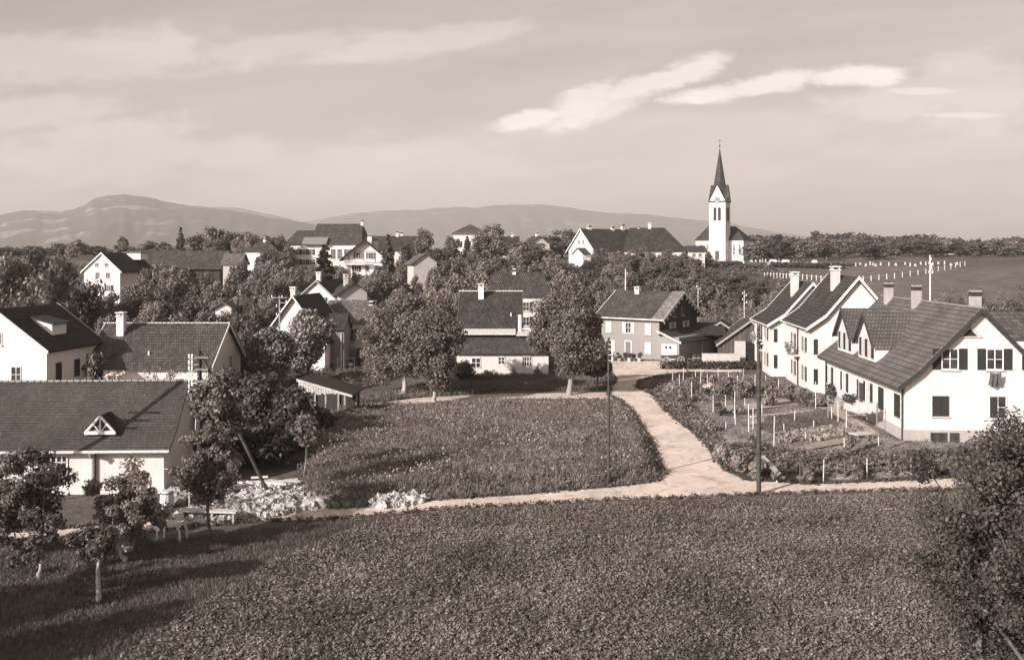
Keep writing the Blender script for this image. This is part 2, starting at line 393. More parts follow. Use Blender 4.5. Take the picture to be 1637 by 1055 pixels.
# big crop field in front
FIELD = world_poly([(640, 828), (700, 822), (800, 816), (900, 811), (1000, 806), (1100, 803), (1200, 799), (1300, 796), (1480, 792), (1760, 780), (2150, 768), (2150, 1075), (170, 1075), (270, 1000), (440, 900), (560, 850)])
sheet('field_soil', rough_poly(FIELD, 1.0, .15, 8), .006, soil(.12, .3, 2.5))
P = scatter(FIELD, 72000, 11); dn = np.sin(P[:, 0] * .9 + 1.5 * np.sin(P[:, 1] * .5)) * np.sin(P[:, 1] * 1.1 + P[:, 0] * .3) + .6 * np.sin(P[:, 0] * .23 + 2) * np.sin(P[:, 1] * .31); P = P[dn + np.random.default_rng(1).normal(0, .5, len(P)) > -1.25]
leafy_ground('field_crop', P, np.zeros(len(P)), 7, .16, .22, .072, foliage(.175, .4, 0, .22), 21, 'low leafy green crop covering the wide field in front of the dirt road', 'crop')
P = scatter(MEADOW, 105000, 12); d = pdist(P, MEADOW)
blades('meadow_grass', P, meadow_z(P), .32, .027, foliage(.23, .3, 0, .3), 22, .4, 'tall unmown grass of the triangular meadow beside the fork of the road', 'grass')
q = scatter(MEADOW, 5200, 13); dens = np.sin(q[:, 0] * .5 + 1) * np.sin(q[:, 1] * .33) + RG.normal(0, .6, len(q)); q = q[dens > .25]
rg = np.random.default_rng(4); n = len(q); C = np.concatenate([q, (meadow_z(q) + rg.uniform(.3, .6, n))[:, None]], 1)
V, Q = leaf_quads(C, np.stack([rg.normal(0, .5, n) - .4, rg.normal(0, .5, n) - .5, np.full(n, .7)], -1), .10, rg, 1.0)
tag(np_mesh('meadow_flowers', V, Q, foliage(.42, .2, 0, .4)), 'small pale flower heads scattered through the tall meadow grass', 'flowers', None, 'stuff')
q = scatter(MEADOW, 5000, 14); C = np.concatenate([q, (meadow_z(q))[:, None]], 1)
leafy_ground('meadow_weeds', q, meadow_z(q), 5, .2, .4, .13, foliage(.13, .4, 0, .3), 31, 'broad leaved weeds growing among the tall meadow grass', 'weeds')
ORCH = world_poly([(-160, 870), (100, 858), (260, 866), (420, 846), (580, 830), (640, 822), (480, 900), (330, 1000), (240, 1075), (-160, 1075)])
P = scatter(ORCH, 95000, 15)
blades('orchard_grass', P, np.zeros(len(P)), .17, .02, foliage(.16, .4, 0, .3), 23, .5, 'short rough grass under the fruit trees at the lower left', 'grass')
VERGE = world_poly([(560, 645), (800, 626), (965, 623), (985, 612), (960, 590), (740, 600), (560, 640)])
P = scatter(VERGE, 26000, 16)
blades('verge_grass', P, np.zeros(len(P)), .3, .05, foliage(.14, .3, 0, .2), 24, .4, 'grass strip between the footpath and the low white annexe', 'grass')

COV = [(-150, 84), (-22, 66), (-19, 75), (-14, 98), (12, 100), (13, 124), (24, 131), (44, 112), (50, 150), (60, 200), (60, 232), (-190, 235)]
P = scatter(COV, 15000, 17); P = P[~inpoly(P, ROAD)]
leafy_ground('ground_cover', P, hz(P[:, 0], P[:, 1]), 7, .7, .7, .42, foliage(.14, .4, 0, .12), 51, 'rough grass and low growth covering the ground between the village houses', 'ground cover')
q = scatter(COV, 60000, 18); q = q[(q[:, 1] < 125) & ~inpoly(q, ROAD)]
blades('village_grass', q, hz(q[:, 0], q[:, 1]), .4, .09, foliage(.14, .4, 0, .2), 52, .4, 'long grass between the houses at the foot of the slope', 'grass')
ep = []; rr_ = np.random.default_rng(19)
for i in range(len(ROAD)):
    a, b = np.array(ROAD[i]), np.array(ROAD[(i + 1) % len(ROAD)]); n_ = int(np.linalg.norm(b - a) * 18)
    if n_: t_ = rr_.uniform(0, 1, (n_, 1)); ep.append(a + (b - a) * t_ + rr_.normal(0, .13, (n_, 2)))
ep = np.concatenate(ep); leafy_ground('road_edge_grass', ep, np.maximum(0, meadow_z(ep)), 5, .10, .16, .10, foliage(.15, .4, 0, .4), 53, 'tufts of grass and weeds growing into the edges of the dirt road', 'grass')

# ------------------------------------------------------------------ trees
def make_clumps(rg, n, rx, rz, zc, rmin, rmax, shape=1.0):
    out = []; nl = max(4, int(5 + n / 16)); lobes = []
    for k in range(nl):                                # a few big boughs, each a lobe of its own size
        d = rg.normal(size=3); d /= np.linalg.norm(d); q = rg.uniform(.35, .72)
        zz = d[2] * q
        w = 1.0 if shape <= 1 else 1 - .38 * (shape - 1) * 2 * max(0, zz + .3)
        lobes.append((d[0] * q * rx * w, d[1] * q * rx * w, zz * rz, rg.uniform(.30, .55)))
    lobes.append((0, 0, 0, .6)); lobes.append((0, 0, .45 * rz, .45)); nl += 2
    for i in range(n):
        L = lobes[i % nl]; d = rg.normal(size=3); d /= np.linalg.norm(d); q = rg.uniform(.3, 1) ** .5
        p = np.array([L[0] + d[0] * q * L[3] * rx, L[1] + d[1] * q * L[3] * rx, L[2] + d[2] * q * L[3] * rz])
        p[2] = max(p[2], -rz * rg.uniform(.8, 1.0))
        out.append((p[0], p[1], zc + p[2], rg.uniform(rmin, rmax) * rg.uniform(.8, 1.1)))
    return np.array(out)
def crown_arrays(rg, clumps, per, size):
    n = len(clumps) * per; ci = np.repeat(np.arange(len(clumps)), per); c = clumps[ci]
    d = rg.normal(size=(n, 3)); d /= np.linalg.norm(d, axis=1, keepdims=True); r = rg.uniform(0, 1, n) ** .42 * 1.05
    r = r + (rg.random(n) < .08) * rg.uniform(0, .35, n)
    p = c[:, :3] + d * (r * c[:, 3])[:, None] * np.array([1, 1, .8])
    nn = d * .75 + rg.normal(0, .55, (n, 3)) + np.array([0, 0, .3])
    return leaf_quads(p, nn, size, rg)
def limb(b, pts, rads, n=7):
    for i in range(len(pts) - 1): b.tube(pts[i], pts[i + 1], rads[i], rads[i + 1], n)
def trunk_mb(rg, h0, htop, r, clumps, nb=9, bend=.25):
    b = MB(); top = Vector((rg.normal(0, bend), rg.normal(0, bend), htop)); fork = Vector((rg.normal(0, bend * .5), rg.normal(0, bend * .5), h0))
    limb(b, [Vector((0, 0, -.4)), Vector((0, 0, .25)), fork * .55, fork, fork.lerp(top, .5), top], [r * 1.5, r * 1.1, r * .95, r * .85, r * .5, r * .12], 9)
    idx = rg.permutation(len(clumps))[:nb]
    for i in idx:
        c = Vector(clumps[i][:3]); s = fork.lerp(top, float(rg.uniform(0, .5))); m = s.lerp(c, .5) + Vector((rg.normal(0, .15), rg.normal(0, .15), -.1))
        limb(b, [s, m, c], [r * .45, r * .26, r * .06], 6)
    return b
def broadleaf(seed, nclump, per, size, mat, hh=10.0, rx=4.0, z0=2.2, rmin=.8, rmax=1.5, shape=1.0, trunkr=.22, nb=9, tm=None):
    rg = np.random.default_rng(seed); rz = (hh - z0) / 2
    cl = make_clumps(rg, nclump, rx - rmin * .6, rz - rmin * .5, z0 + rz, rmin, rmax, shape)
    ext = np.hypot(cl[:, 0], cl[:, 1]) + cl[:, 3] * .75; kx = rx / np.percentile(ext, 96); cl[:, :2] *= kx
    lo, hi = (cl[:, 2] - cl[:, 3] * .7).min(), (cl[:, 2] + cl[:, 3] * .75).max(); cl[:, 2] = z0 + (cl[:, 2] - lo) / (hi - lo) * (hh - z0)
    V, Q = crown_arrays(rg, cl, per, size)
    root = empty('tree')
    trunk_mb(rg, z0 * .9, hh * .8, trunkr, cl, nb).build('trunk', tm or bark(), root)
    np_mesh('crown', V, Q, mat, root); return root
def conifer(seed, levels, per, size, mat):
    rg = np.random.default_rng(seed); C = []; N_ = []; root = empty('conifer_tree'); b = MB(); b.tube((0, 0, -.3), (0, 0, 9.8), .2, .02, 8)
    for k in range(levels):
        t = k / levels; z = .8 + 9.1 * t; r = 2.3 * (1 - t) ** .85 * rg.uniform(.85, 1.12) + .12; nb = max(5, int(11 * (1 - t)) + 3)
        for j in range(nb):
            a = rg.uniform(0, 2 * math.pi); L = r * rg.uniform(.75, 1.1); dr = np.array([math.cos(a), math.sin(a), -.28])
            if k % 2 == 0: b.tube((0, 0, z), tuple(np.array([0, 0, z]) + dr * L * .9), .04, .01, 4)
            m = int(per * L / 2 + 3); s = rg.uniform(.12, 1, m) ** .8
            p = np.array([0, 0, z]) + dr * (L * s)[:, None] + rg.normal(0, .10, (m, 3)); C.append(p)
            N_.append(np.array([math.cos(a) * .5, math.sin(a) * .5, .8]) + rg.normal(0, .45, (m, 3)))
    C = np.concatenate(C); N_ = np.concatenate(N_); V, Q = leaf_quads(C, N_, size, rg)
    b.build('trunk', bark(), root); np_mesh('crown', V, Q, mat, root); return root
def copy_tree(o, parent=None):
    c = o.copy(); COL.objects.link(c); c.parent = parent
    for ch in [k for k in o.children]: copy_tree(ch, c)
    return c
PROTO = {}
F1, F2, F3 = foliage(.16, .6), foliage(.21, .5), foliage(.095, .4)
def protos():
    for i in range(4): PROTO['mid%d' % i] = broadleaf(100 + i, 70, 95, .34, [F1, F2, F1, F3][i], rmin=.75, rmax=1.55, shape=1 + .35 * (i % 2), z0=1.3 + .4 * (i % 2))
    for i in range(3): PROTO['far%d' % i] = broadleaf(200 + i, 45, 55, .55, [F1, F2, F3][i], rmin=.9, rmax=1.8, z0=1.0, nb=5)
    for i in range(2): PROTO['bush%d' % i] = broadleaf(300 + i, 40, 90, .30, [F2, F1][i], hh=10, rx=5.5, z0=-1.0, rmin=1.1, rmax=2.2, trunkr=.15, nb=5)
    PROTO['tall0'] = broadleaf(400, 70, 90, .36, F3, rmin=.7, rmax=1.35, rx=2.8, z0=1.2, shape=1.5)
    PROTO['con0'] = conifer(500, 26, 40, .34, foliage(.055, .3)); PROTO['con1'] = conifer(501, 22, 34, .38, foliage(.07, .3))
protos()
PW = {'mid': 8.0, 'far': 8.0, 'bus': 11.0, 'tal': 5.6, 'con': 4.6}
USED = set()
def put(kind, px, ytop, wpx, D, label, cat='tree', group=None, name=None, zg=None):
    X = px2(px, D); z0 = surf(X, D) if zg is None else zg; ztop = pz(ytop, D); h = max(1.0, ztop - z0)
    if kind in USED: o = copy_tree(PROTO[kind])
    else: o = PROTO[kind]; USED.add(kind)
    o.name = name or ('conifer_tree' if kind.startswith('con') else 'bush' if kind.startswith('bush') else 'tree')
    s = wpx * D / F / PW[kind[:3]]
    o.location = (X, D, z0 - .1); o.scale = (s, s, h / 10); o.rotation_euler = (0, 0, random.uniform(0, 6.28))
    tag(o, label, cat, group); 
    if not group and 'group' in o: del o['group']
    return o

# single trees of the middle distance, (kind, px of crown centre, top row, width in px, distance, label)
for a in [
    ('far1', 195, 376, 30, 262, 'small round tree on the skyline above the white gabled house at far left'),
    ('con1', 289, 361, 26, 235, 'lone dark spruce on the skyline left of the tree clump'),
    ('con0', 519, 388, 58, 168, 'dark spruce standing in front of the long white schoolhouse'),
    ('con1', 621, 372, 40, 186, 'dark conifer right of the half-timbered chalet gable'),
    ('mid0', 785, 354, 72, 215, 'tall dark rounded tree rising in front of the hip-roofed white house'),
    ('mid2', 681, 363, 52, 205, 'upright tree on the skyline right of the long dark roof'),
    ('con0', 747, 376, 22, 240, 'slim conifer in front of the hip-roofed white house'),
    ('mid0', 898, 364, 84, 262, 'broad dark tree behind the left end of the long white farmhouse'),
    ('mid1', 845, 384, 90, 200, 'full crowned tree filling the gap left of the long farmhouse'),
    ('tall0', 1243, 373, 30, 285, 'dark narrow tree right of the church beside the graveyard'),
    ('mid3', 127, 436, 76, 108, 'dark drooping tree left of the white gabled house, above the near roofs'),
    ('tall0', 148, 556, 44, 62, 'dark pointed shrub tree between the far-left house and the middle cottage'),
    ('mid1', 958, 556, 46, 96, 'small dark tree at the corner of the brown shuttered house'),
]: put(*a)
G = 'skyline trees behind the village at left'
for a in [(318, 372, 44, 240), (345, 360, 50, 245), (372, 368, 46, 250), (398, 380, 44, 240), (425, 374, 40, 262), (125, 382, 40, 270), (150, 392, 60, 300), (240, 384, 50, 290), (262, 386, 42, 280), (100, 388, 50, 300), (440, 380, 40, 280), (60, 392, 60, 310), (10, 394, 60, 310)]:
    put(random.choice(['far0', 'far1', 'far2', 'mid3']), *a, 'leafy tree on the far skyline at left, below the mountain', 'tree', G)
G = 'dark trees at the left edge of the village'
for a in [(55, 384, 90, 130), (98, 398, 80, 125), (20, 400, 90, 120), (60, 430, 90, 105), (-20, 410, 90, 120), (115, 470, 60, 98)]:
    put(random.choice(['mid0', 'mid3', 'mid2']), *a, 'dark bushy tree at the left edge above the dark-roofed house', 'tree', G)
G = 'orchard trees on the slope left of the houses'
orch = [(178, 462, 60, 132), (215, 452, 58, 135), (245, 418, 60, 150), (282, 422, 64, 148), (262, 452, 66, 125), (300, 470, 70, 112), (325, 430, 60, 145), (352, 448, 62, 130),
        (338, 492, 66, 104), (238, 480, 60, 108), (285, 494, 60, 100), (385, 412, 50, 168), (398, 440, 62, 140), (420, 415, 56, 165), (432, 440, 54, 138), (445, 416, 50, 165),
        (372, 470, 60, 115), (408, 482, 70, 102), (200, 494, 50, 100), (175, 500, 50, 98), (430, 400, 40, 190), (460, 428, 44, 160), (230, 440, 60, 145), (305, 440, 50, 152), (372, 432, 40, 155),
        (425, 470, 40, 118), (452, 440, 40, 140), (470, 425, 40, 160), (395, 520, 60, 92)]
orch += [(356, 488, 44, 107), (372, 500, 40, 100), (405, 370, 44, 225), (440, 374, 40, 225), (385, 378, 40, 228), (462, 388, 34, 215), (420, 392, 40, 200), (478, 424, 34, 190), (500, 428, 30, 180), (380, 396, 40, 205), (340, 380, 40, 230)]
for i, a in enumerate(orch):
    put(['mid0', 'mid1', 'mid2', 'mid1', 'mid0', 'mid3'][i % 6], *a, 'leafy orchard tree on the slope behind the left-hand roofs', 'tree', G)
G = 'trees between the houses at the centre of the village'
cen = [(960, 396, 36, 208), (1030, 392, 34, 210), (1065, 396, 30, 209), (1000, 404, 44, 200), (945, 410, 34, 200), (1095, 402, 26, 212), (1130, 400, 24, 262), (1108, 412, 40, 205), (1060, 405, 44, 198), (548, 426, 34, 178), (572, 434, 34, 172), (600, 420, 30, 185), (694, 424, 34, 163), (664, 436, 24, 165), (985, 400, 40, 203), (1012, 397, 36, 207), (1042, 402, 34, 207), (1083, 406, 30, 205), (970, 412, 40, 195), (1120, 408, 34, 225), (1000, 418, 40, 190), (1060, 412, 40, 195), (1180, 420, 34, 240), (725, 376, 30, 225), (825, 392, 40, 190), (652, 384, 30, 200), (600, 428, 60, 150), (640, 432, 56, 155), (585, 440, 44, 145), (560, 440, 40, 150), (640, 455, 60, 128), (690, 462, 60, 120), (705, 392, 50, 190), (722, 408, 52, 170), (655, 392, 30, 200),
       (735, 436, 60, 140), (760, 400, 60, 180), (755, 448, 50, 130), (780, 412, 56, 165), (805, 405, 56, 175), (818, 420, 60, 155), (862, 412, 60, 165), (700, 434, 44, 145), (640, 410, 30, 185),
       (890, 408, 60, 175), (905, 430, 56, 150), (940, 425, 52, 160), (930, 452, 50, 138), (960, 440, 60, 150), (985, 420, 50, 185), (1005, 432, 60, 160), (1040, 415, 52, 190), (1020, 408, 50, 205),
       (1075, 422, 52, 180), (1052, 440, 60, 158), (1105, 420, 50, 190), (1098, 440, 60, 160), (1135, 428, 54, 180), (1145, 450, 60, 150), (1175, 432, 50, 185), (1190, 452, 52, 165), (1110, 460, 60, 145),
       (975, 455, 50, 135), (1160, 418, 46, 230), (1195, 424, 44, 220), (1130, 412, 36, 235), (1080, 408, 36, 212), (960, 405, 30, 212), (1212, 445, 40, 180), (880, 445, 60, 140), (710, 460, 46, 125), (500, 432, 40, 165), (548, 428, 36, 165)]
for i, a in enumerate(cen):
    put(['mid1', 'mid0', 'mid2', 'mid1', 'mid3', 'mid2', 'mid0'][i % 7], *a, 'leafy tree among the houses on the central slope below the church', 'tree', G)
G = 'bushes on the slope behind the brown house and its barns'
for i, a in enumerate([(1135, 478, 50, 132), (1165, 470, 60, 138), (1195, 478, 52, 132), (1222, 468, 50, 140), (1150, 500, 50, 126), (1190, 502, 60, 126), (1128, 498, 44, 128), (1215, 490, 44, 128), (1240, 462, 50, 150), (1180, 486, 50, 130)]):
    put(['bush0', 'bush1'][i % 2], *a, 'rounded bush on the slope behind the brown house and barns', 'bush', G)
G = 'tree crowns behind the graveyard'
far_r = []
rr = random.Random(9)
for i in range(40):
    px = 1195 + i * 13 + rr.uniform(-5, 5); far_r.append((px, 387 + rr.uniform(-7, 7), rr.uniform(34, 54), 300 + rr.uniform(-8, 40)))
for i, a in enumerate(far_r):
    put(['far0', 'far1', 'far2', 'far0'][i % 4], *a, 'tree in the wood edge behind the graveyard at right', 'tree', G)
G = 'bushes at the right of the hillside field'
for i, a in enumerate([(1530, 458, 50, 150), (1560, 455, 60, 148), (1600, 458, 60, 148), (1505, 466, 40, 150), (1635, 452, 60, 150), (1285, 448, 26, 190), (1345, 420, 40, 235), (1362, 424, 30, 235), (1330, 424, 26, 235)]):
    put(['bush1', 'bush0'][i % 2], *a, 'dense bush in the field behind the right-hand roofs', 'bush', G)

# far woods: one mass each
def wood_mass(name, pts, mat, seed, label):
    rg = np.random.default_rng(seed); Vs, Qs, k = [], [], 0
    for X, Y, zt, r in pts:
        z0 = hf(X, Y); hgt = max(3, zt - z0); cl = make_clumps(rg, 9, r * .7, hgt * .45, z0 + hgt * .5, r * .3, r * .5)
        V, Q = crown_arrays(rg, cl, 42, .9 + Y * .0008); V = V + np.array([X, Y, 0]); Vs.append(V); Qs.append(Q + k); k += len(V)
    return tag(np_mesh(name, np.concatenate(Vs), np.concatenate(Qs), mat), label, 'woodland', None, 'stuff')
pts = []; rr = random.Random(3)
def prof(px): return np.interp(px, [1160, 1200, 1235, 1260, 1290, 1320, 1350, 1400, 1430, 1470, 1510, 1545, 1575, 1600, 1700], [382, 379, 374, 378, 377, 373, 372, 375, 377, 374, 378, 384, 382, 380, 382])
for i in range(330):
    px = rr.uniform(1150, 1720); D = rr.uniform(400, 560); y = prof(px) - 2 + rr.uniform(-1, 9) + (12 if D < 460 else 0); pts.append((px2(px, D), D, pz(y, D), rr.uniform(4, 8)))
wood_mass('hillside_wood', pts, foliage(.085, .5, 0, .05), 61, 'dark mixed wood covering the low ridge at the right skyline')
pts = []
for i in range(260):
    px = rr.uniform(-60, 1180); D = rr.uniform(420, 620); y = 402 + rr.uniform(-6, 5); pts.append((px2(px, D), D, pz(y, D), rr.uniform(4, 8)))
wood_mass('distant_wood', pts, foliage(.085, .5, 0, .05), 62, 'distant belt of trees behind the village, below the mountains')

# ------------------------------------------------------------------ mountains
def mountain(name, cps, D, depth, seed, mat, base):
    px = np.array([c[0] for c in cps], float); yy = np.array([c[1] for c in cps], float)
    xs = np.linspace(px.min(), px.max(), 260); ys = np.linspace(0, 1, 60); X, Tt = np.meshgrid(xs, ys)
    hc = (HY - np.interp(X, px, yy)) / F * D + H
    rj = np.random.default_rng(seed + 50); hc = hc + sum(rj.uniform(.6, 1) * 3.6 / 1.5 ** k * np.sin(X * .045 * 1.8 ** k + rj.uniform(0, 6)) for k in range(6)) * (D / 5000)
    rg = np.random.default_rng(seed); nz = np.zeros_like(X)
    for o in range(6):
        fx, fy = .012 * 1.9 ** o, 2.2 * 1.7 ** o; ph = rg.uniform(0, 6.28, 4)
        nz += (np.sin(X * fx + ph[0] + 1.3 * np.sin(Tt * fy + ph[1])) * np.cos(Tt * fy * 1.1 + ph[2] + np.sin(X * fx * .8 + ph[3]))) / 1.75 ** o
    t = Tt; rise = np.clip(t / .62, 0, 1); shp = rise ** 1.25; shp = np.where(t > .62, np.clip(1 - (t - .62) / .38, 0, 1) ** .8, shp)
    Z = base + (hc - base) * shp + nz * 26 * np.sin(np.clip(t / .62, 0, 1) * np.pi) * (D / 5000) + nz * 2.5 * (D / 5000)
    Y = D - depth * .62 + t * depth; Xw = (X - CX) / F * Y
    V = np.stack([Xw, Y, Z], -1).reshape(-1, 3); nx, ny = 260, 60
    i = np.arange(nx - 1)[None, :] + np.arange(ny - 1)[:, None] * nx
    return tag(np_mesh(name, V, np.stack([i, i + 1, i + 1 + nx, i + nx], -1).reshape(-1, 4), mat, smooth=True), kind='structure')
def m_mount(lo, hi, amt):
    m = Mat('wooded_slopes'); a = m.noise(.0045, 7, .62, m.mapped((1, .8, 4))); b = m.noise(.02, 8, .75)
    msk = m.ramp(a, [(.57, (0, 0, 0, 1)), (.62, (amt, amt, amt, 1))])
    c = m.mix(m.ramp(b, [(.3, lo * .6), (.7, lo * 1.4)]), T(hi), msk); m.base(c); m.bump(b, .6, 12); return m.m
mountain('mountain_ridge', [(-300, 350), (-150, 338), (0, 341), (40, 334), (70, 338), (98, 337), (116, 333), (134, 327), (148, 318), (166, 312), (182, 310), (200, 309), (230, 313), (262, 318), (300, 327), (345, 332), (372, 337),
         (410, 343), (450, 350), (500, 358), (560, 370), (640, 390), (700, 400)], 4600, 2600, 5, m_mount(.07, .26, .8), -20)
mountain('distant_mountain', [(150, 372), (250, 352), (330, 330), (372, 329), (410, 336), (450, 345), (480, 355), (500, 351), (540, 344), (575, 339), (620, 337), (680, 334), (730, 331), (765, 332), (800, 325), (850, 325), (890, 328), (930, 334), (1000, 341),
         (1060, 345), (1110, 350), (1160, 358), (1230, 368), (1300, 380), (1400, 392), (1500, 400)], 7000, 2800, 8, m_mount(.10, .26, .6), -30)

# ------------------------------------------------------------------ houses
DARK = dict(shut=plain(.035), frame=plain(.55), glass=glass())
class House:
    def __init__(s, name, label, cat, loc, rz, w, l, ze, zr, ov=.45, og=.45, kick=0.0, kx=.6, t=.16, wall=None, roof=None, group=None, zb=-1.2, verge=None, gutter=None,
                 caps=None, hip=0.0, hipS=0.0, wallname='wall', det=True):
        if loc[2] > 1 and zb == -1.2: zb = -4.5
        s.root = empty(name, loc, rz, label, cat, group); z0 = loc[2]; s.w, s.l = w, l; s.ze, s.zr = ze - z0, zr - z0; s.det = det
        s.wm = wall or plaster(WHITE); s.rm = roof or rooftile(.11); xe = w / 2 + ov; xm = xe * kx
        s.prof = [(0, s.zr), (xm, s.zr + (s.ze - s.zr) * kx - kick), (xe, s.ze)] if kick else [(0, s.zr), (xe, s.ze)]
        if hip:
            b = MB(); zz = s.ze + t; y0, y1 = -og, l + og; hs = hipS if hipS else hip
            vs = [(-xe, y0, zz), (xe, y0, zz), (xe, y1, zz), (-xe, y1, zz), (0, y0 + hs, s.zr), (0, y1 - hip, s.zr), (-xe, y0, s.ze), (xe, y0, s.ze), (xe, y1, s.ze), (-xe, y1, s.ze)]
            b.add(vs, [(0, 1, 4), (1, 2, 5, 4), (2, 3, 5), (3, 0, 4, 5), (6, 7, 1, 0), (7, 8, 2, 1), (8, 9, 3, 2), (9, 6, 0, 3), (9, 8, 7, 6)])
            s.roof = b.build('roof', s.rm, s.root)
            MB().box(-w / 2, w / 2, 0, l, zb, s.ze + .01).build('wall', s.wm, s.root)
        else:
            P = s.prof; up = [(-x, z) for x, z in reversed(P)] + P[1:]; dn = [(x, z - t) for x, z in up]
            poly = up + dn[::-1]
            b = MB(); 
            for i in range(len(up) - 1):      # one slab per slope piece, sharing edges
                a, c = up[i], up[i + 1]; b.prism([a, c, (c[0], c[1] - t), (a[0], a[1] - t)], -og, l + og)
            s.roof = b.build('roof', s.rm, s.root)
            def rz_(x): return float(np.interp(abs(x), [p[0] for p in P], [p[1] for p in P])) - t - .015
            xs = [-w / 2] + ([-P[1][0]] if kick and P[1][0] < w / 2 else []) + [0] + ([P[1][0]] if kick and P[1][0] < w / 2 else []) + [w / 2]
            wp = [(x, rz_(x)) for x in xs]
            MB().prism([(-w / 2, zb)] + wp + [(w / 2, zb)], 0, l).build(wallname, s.wm, s.root)
            if verge:
                for y in (-og - .03, l + og - .05):
                    b = MB()
                    for i in range(len(up) - 1):
                        a, c = up[i], up[i + 1]; b.prism([(a[0], a[1] + .05), (c[0], c[1] + .05), (c[0], c[1] - t - .06), (a[0], a[1] - t - .06)], y, y + .08)
                    b.build('bargeboard', verge, s.root)
            if caps:
                b = MB(); y = -og
                while y < l + og - .1: b.prism([(-.13, s.zr + .0), (-.07, s.zr + .09), (.07, s.zr + .09), (.13, s.zr)], y, y + .3); y += .36
                b.build('ridge_tiles', caps, s.root)
        if gutter:
            for sx in (-1, 1): MB().tube((sx * (xe + .05), -og, s.ze - .06), (sx * (xe + .05), l + og, s.ze - .06), .08, n=8).build('gutter', gutter, s.root)
        s.xe = xe
    def roofz(s, x): return float(np.interp(abs(x), [p[0] for p in s.prof], [p[1] for p in s.prof]))
    def pt(s, face, u, n, z):
        return {'S': (u, -n, z), 'N': (-u, s.l + n, z), 'L': (-s.w / 2 - n, u, z), 'R': (s.w / 2 + n, u, z)}[face]
    def fbox(s, b, face, u0, u1, z0, z1, n0, n1, off=0.0):
        p, q = s.pt(face, u0, n0 + off, z0), s.pt(face, u1, n1 + off, z1)
        return b.box(min(p[0], q[0]), max(p[0], q[0]), min(p[1], q[1]), max(p[1], q[1]), min(z0, z1), max(z0, z1))
    def win(s, face, u, z, w=.95, h=1.3, shut='open', bars=(1, 1), frame=None, glass_=None, sm=None, off=0.0, sill=True, sw=None, name='window', closed=False, label=None):
        frame = frame or DARK['frame']; f = .07
        b = MB(); a0, a1 = u - w / 2, u + w / 2
        s.fbox(b, face, a0, a0 + f, z, z + h, 0.004, .06, off); s.fbox(b, face, a1 - f, a1, z, z + h, 0.004, .06, off)
        s.fbox(b, face, a0 + f, a1 - f, z, z + f, 0.004, .06, off); s.fbox(b, face, a0 + f, a1 - f, z + h - f, z + h, 0.004, .06, off)
        for i in range(bars[0]):
            c = a0 + w * (i + 1) / (bars[0] + 1); s.fbox(b, face, c - .03, c + .03, z + f, z + h - f, 0.004, .05, off)
        for i in range(bars[1]):
            c = z + h * (i + 1) / (bars[1] + 1); s.fbox(b, face, a0 + f, a1 - f, c - .02, c + .02, 0.004, .045, off)
        o = b.build(name, frame, s.root)
        if label: o['label'] = label
        s.fbox(MB(), face, a0 + .02, a1 - .02, z + .02, z + h - .02, .002, .02, off).build('pane', glass_ or DARK['glass'], o)
        if sill: s.fbox(MB(), face, a0 - .08, a1 + .08, z - .09, z - .005, .002, .14, off).build('sill', plain(.5), o)
        if shut:
            k = sw or w / 2; sm = sm or DARK['shut']
            spans = [(a0 - k - .02, a0 - .02), (a1 + .02, a1 + k + .02)] if shut == 'open' else [(a0 + .01, u - .01), (u + .01, a1 - .01)]
            if shut == 'left': spans = spans[:1]
            for c0, c1 in spans:
                q = MB(); n0 = .01 if shut != 'closed' else .062
                e = .05
                s.fbox(q, face, c0, c0 + e, z, z + h, n0, n0 + .045, off); s.fbox(q, face, c1 - e, c1, z, z + h, n0, n0 + .045, off)
                s.fbox(q, face, c0 + e, c1 - e, z, z + .07, n0, n0 + .045, off); s.fbox(q, face, c0 + e, c1 - e, z + h - .07, z + h, n0, n0 + .045, off)
                s.fbox(q, face, c0 + e, c1 - e, z + .07, z + h - .07, n0, n0 + .015, off)
                if s.det:
                    m = int(h / .11)
                    for i in range(1, m): zz = z + .07 + (h - .14) * i / m; s.fbox(q, face, c0 + e, c1 - e, zz - .02, zz + .02, n0 + .015, n0 + .036, off)
                q.build('shutter', sm, o)
        return o
    def chimney(s, x, y, ztop, w=.6, base=None, style=1, mat=None, d=None):
        zb = (s.roofz(x) if base is None else base) - .5; zt = ztop - s.root.location.z; d = d or w
        mat = mat or plaster(.6, .5); b = MB(); hh = zt - .45 if style == 1 else zt
        b.box(x - w / 2, x + w / 2, y - d / 2, y + d / 2, zb, hh)
        o = b.build('chimney', mat, s.roof)
        if style == 1:
            q = MB(); q.box(x - w / 2 - .08, x + w / 2 + .08, y - d / 2 - .08, y + d / 2 + .08, hh + .002, hh + .1)
            for sx in (-1, 1):
                for sy in (-1, 1): q.box(x + sx * (w / 2 - .06) - .06, x + sx * (w / 2 - .06) + .06, y + sy * (d / 2 - .06) - .06, y + sy * (d / 2 - .06) + .06, hh + .1, hh + .32)
            q.box(x - w / 2 - .1, x + w / 2 + .1, y - d / 2 - .1, y + d / 2 + .1, hh + .322, hh + .42); q.box(x - w / 4, x + w / 4, y - d / 4, y + d / 4, hh + .422, zt)
            q.build('chimney_cap', plain(.6), s.roof)
        else:
            q = MB(); q.box(x - w / 2 + .1, x + w / 2 - .1, y - d / 2 + .1, y + d / 2 - .1, hh + .002, hh + .04); q.box(x - w / 2 - .012, x + w / 2 + .012, y - d / 2 - .012, y + d / 2 + .012, hh - .42, hh - .1); q.build('chimney_flue', plain(.04), s.roof)
        return o
    def downpipe(s, face, u, z0, z1, mat=None, r=.06): 
        p, q = s.pt(face, u, .1, z0), s.pt(face, u, .1, z1); return MB().tube(p, q, r, n=8).build('downpipe', mat or plain(.04), s.root)
def local(px, D, py=None): return px2(px, D)
LT = plain(.62)

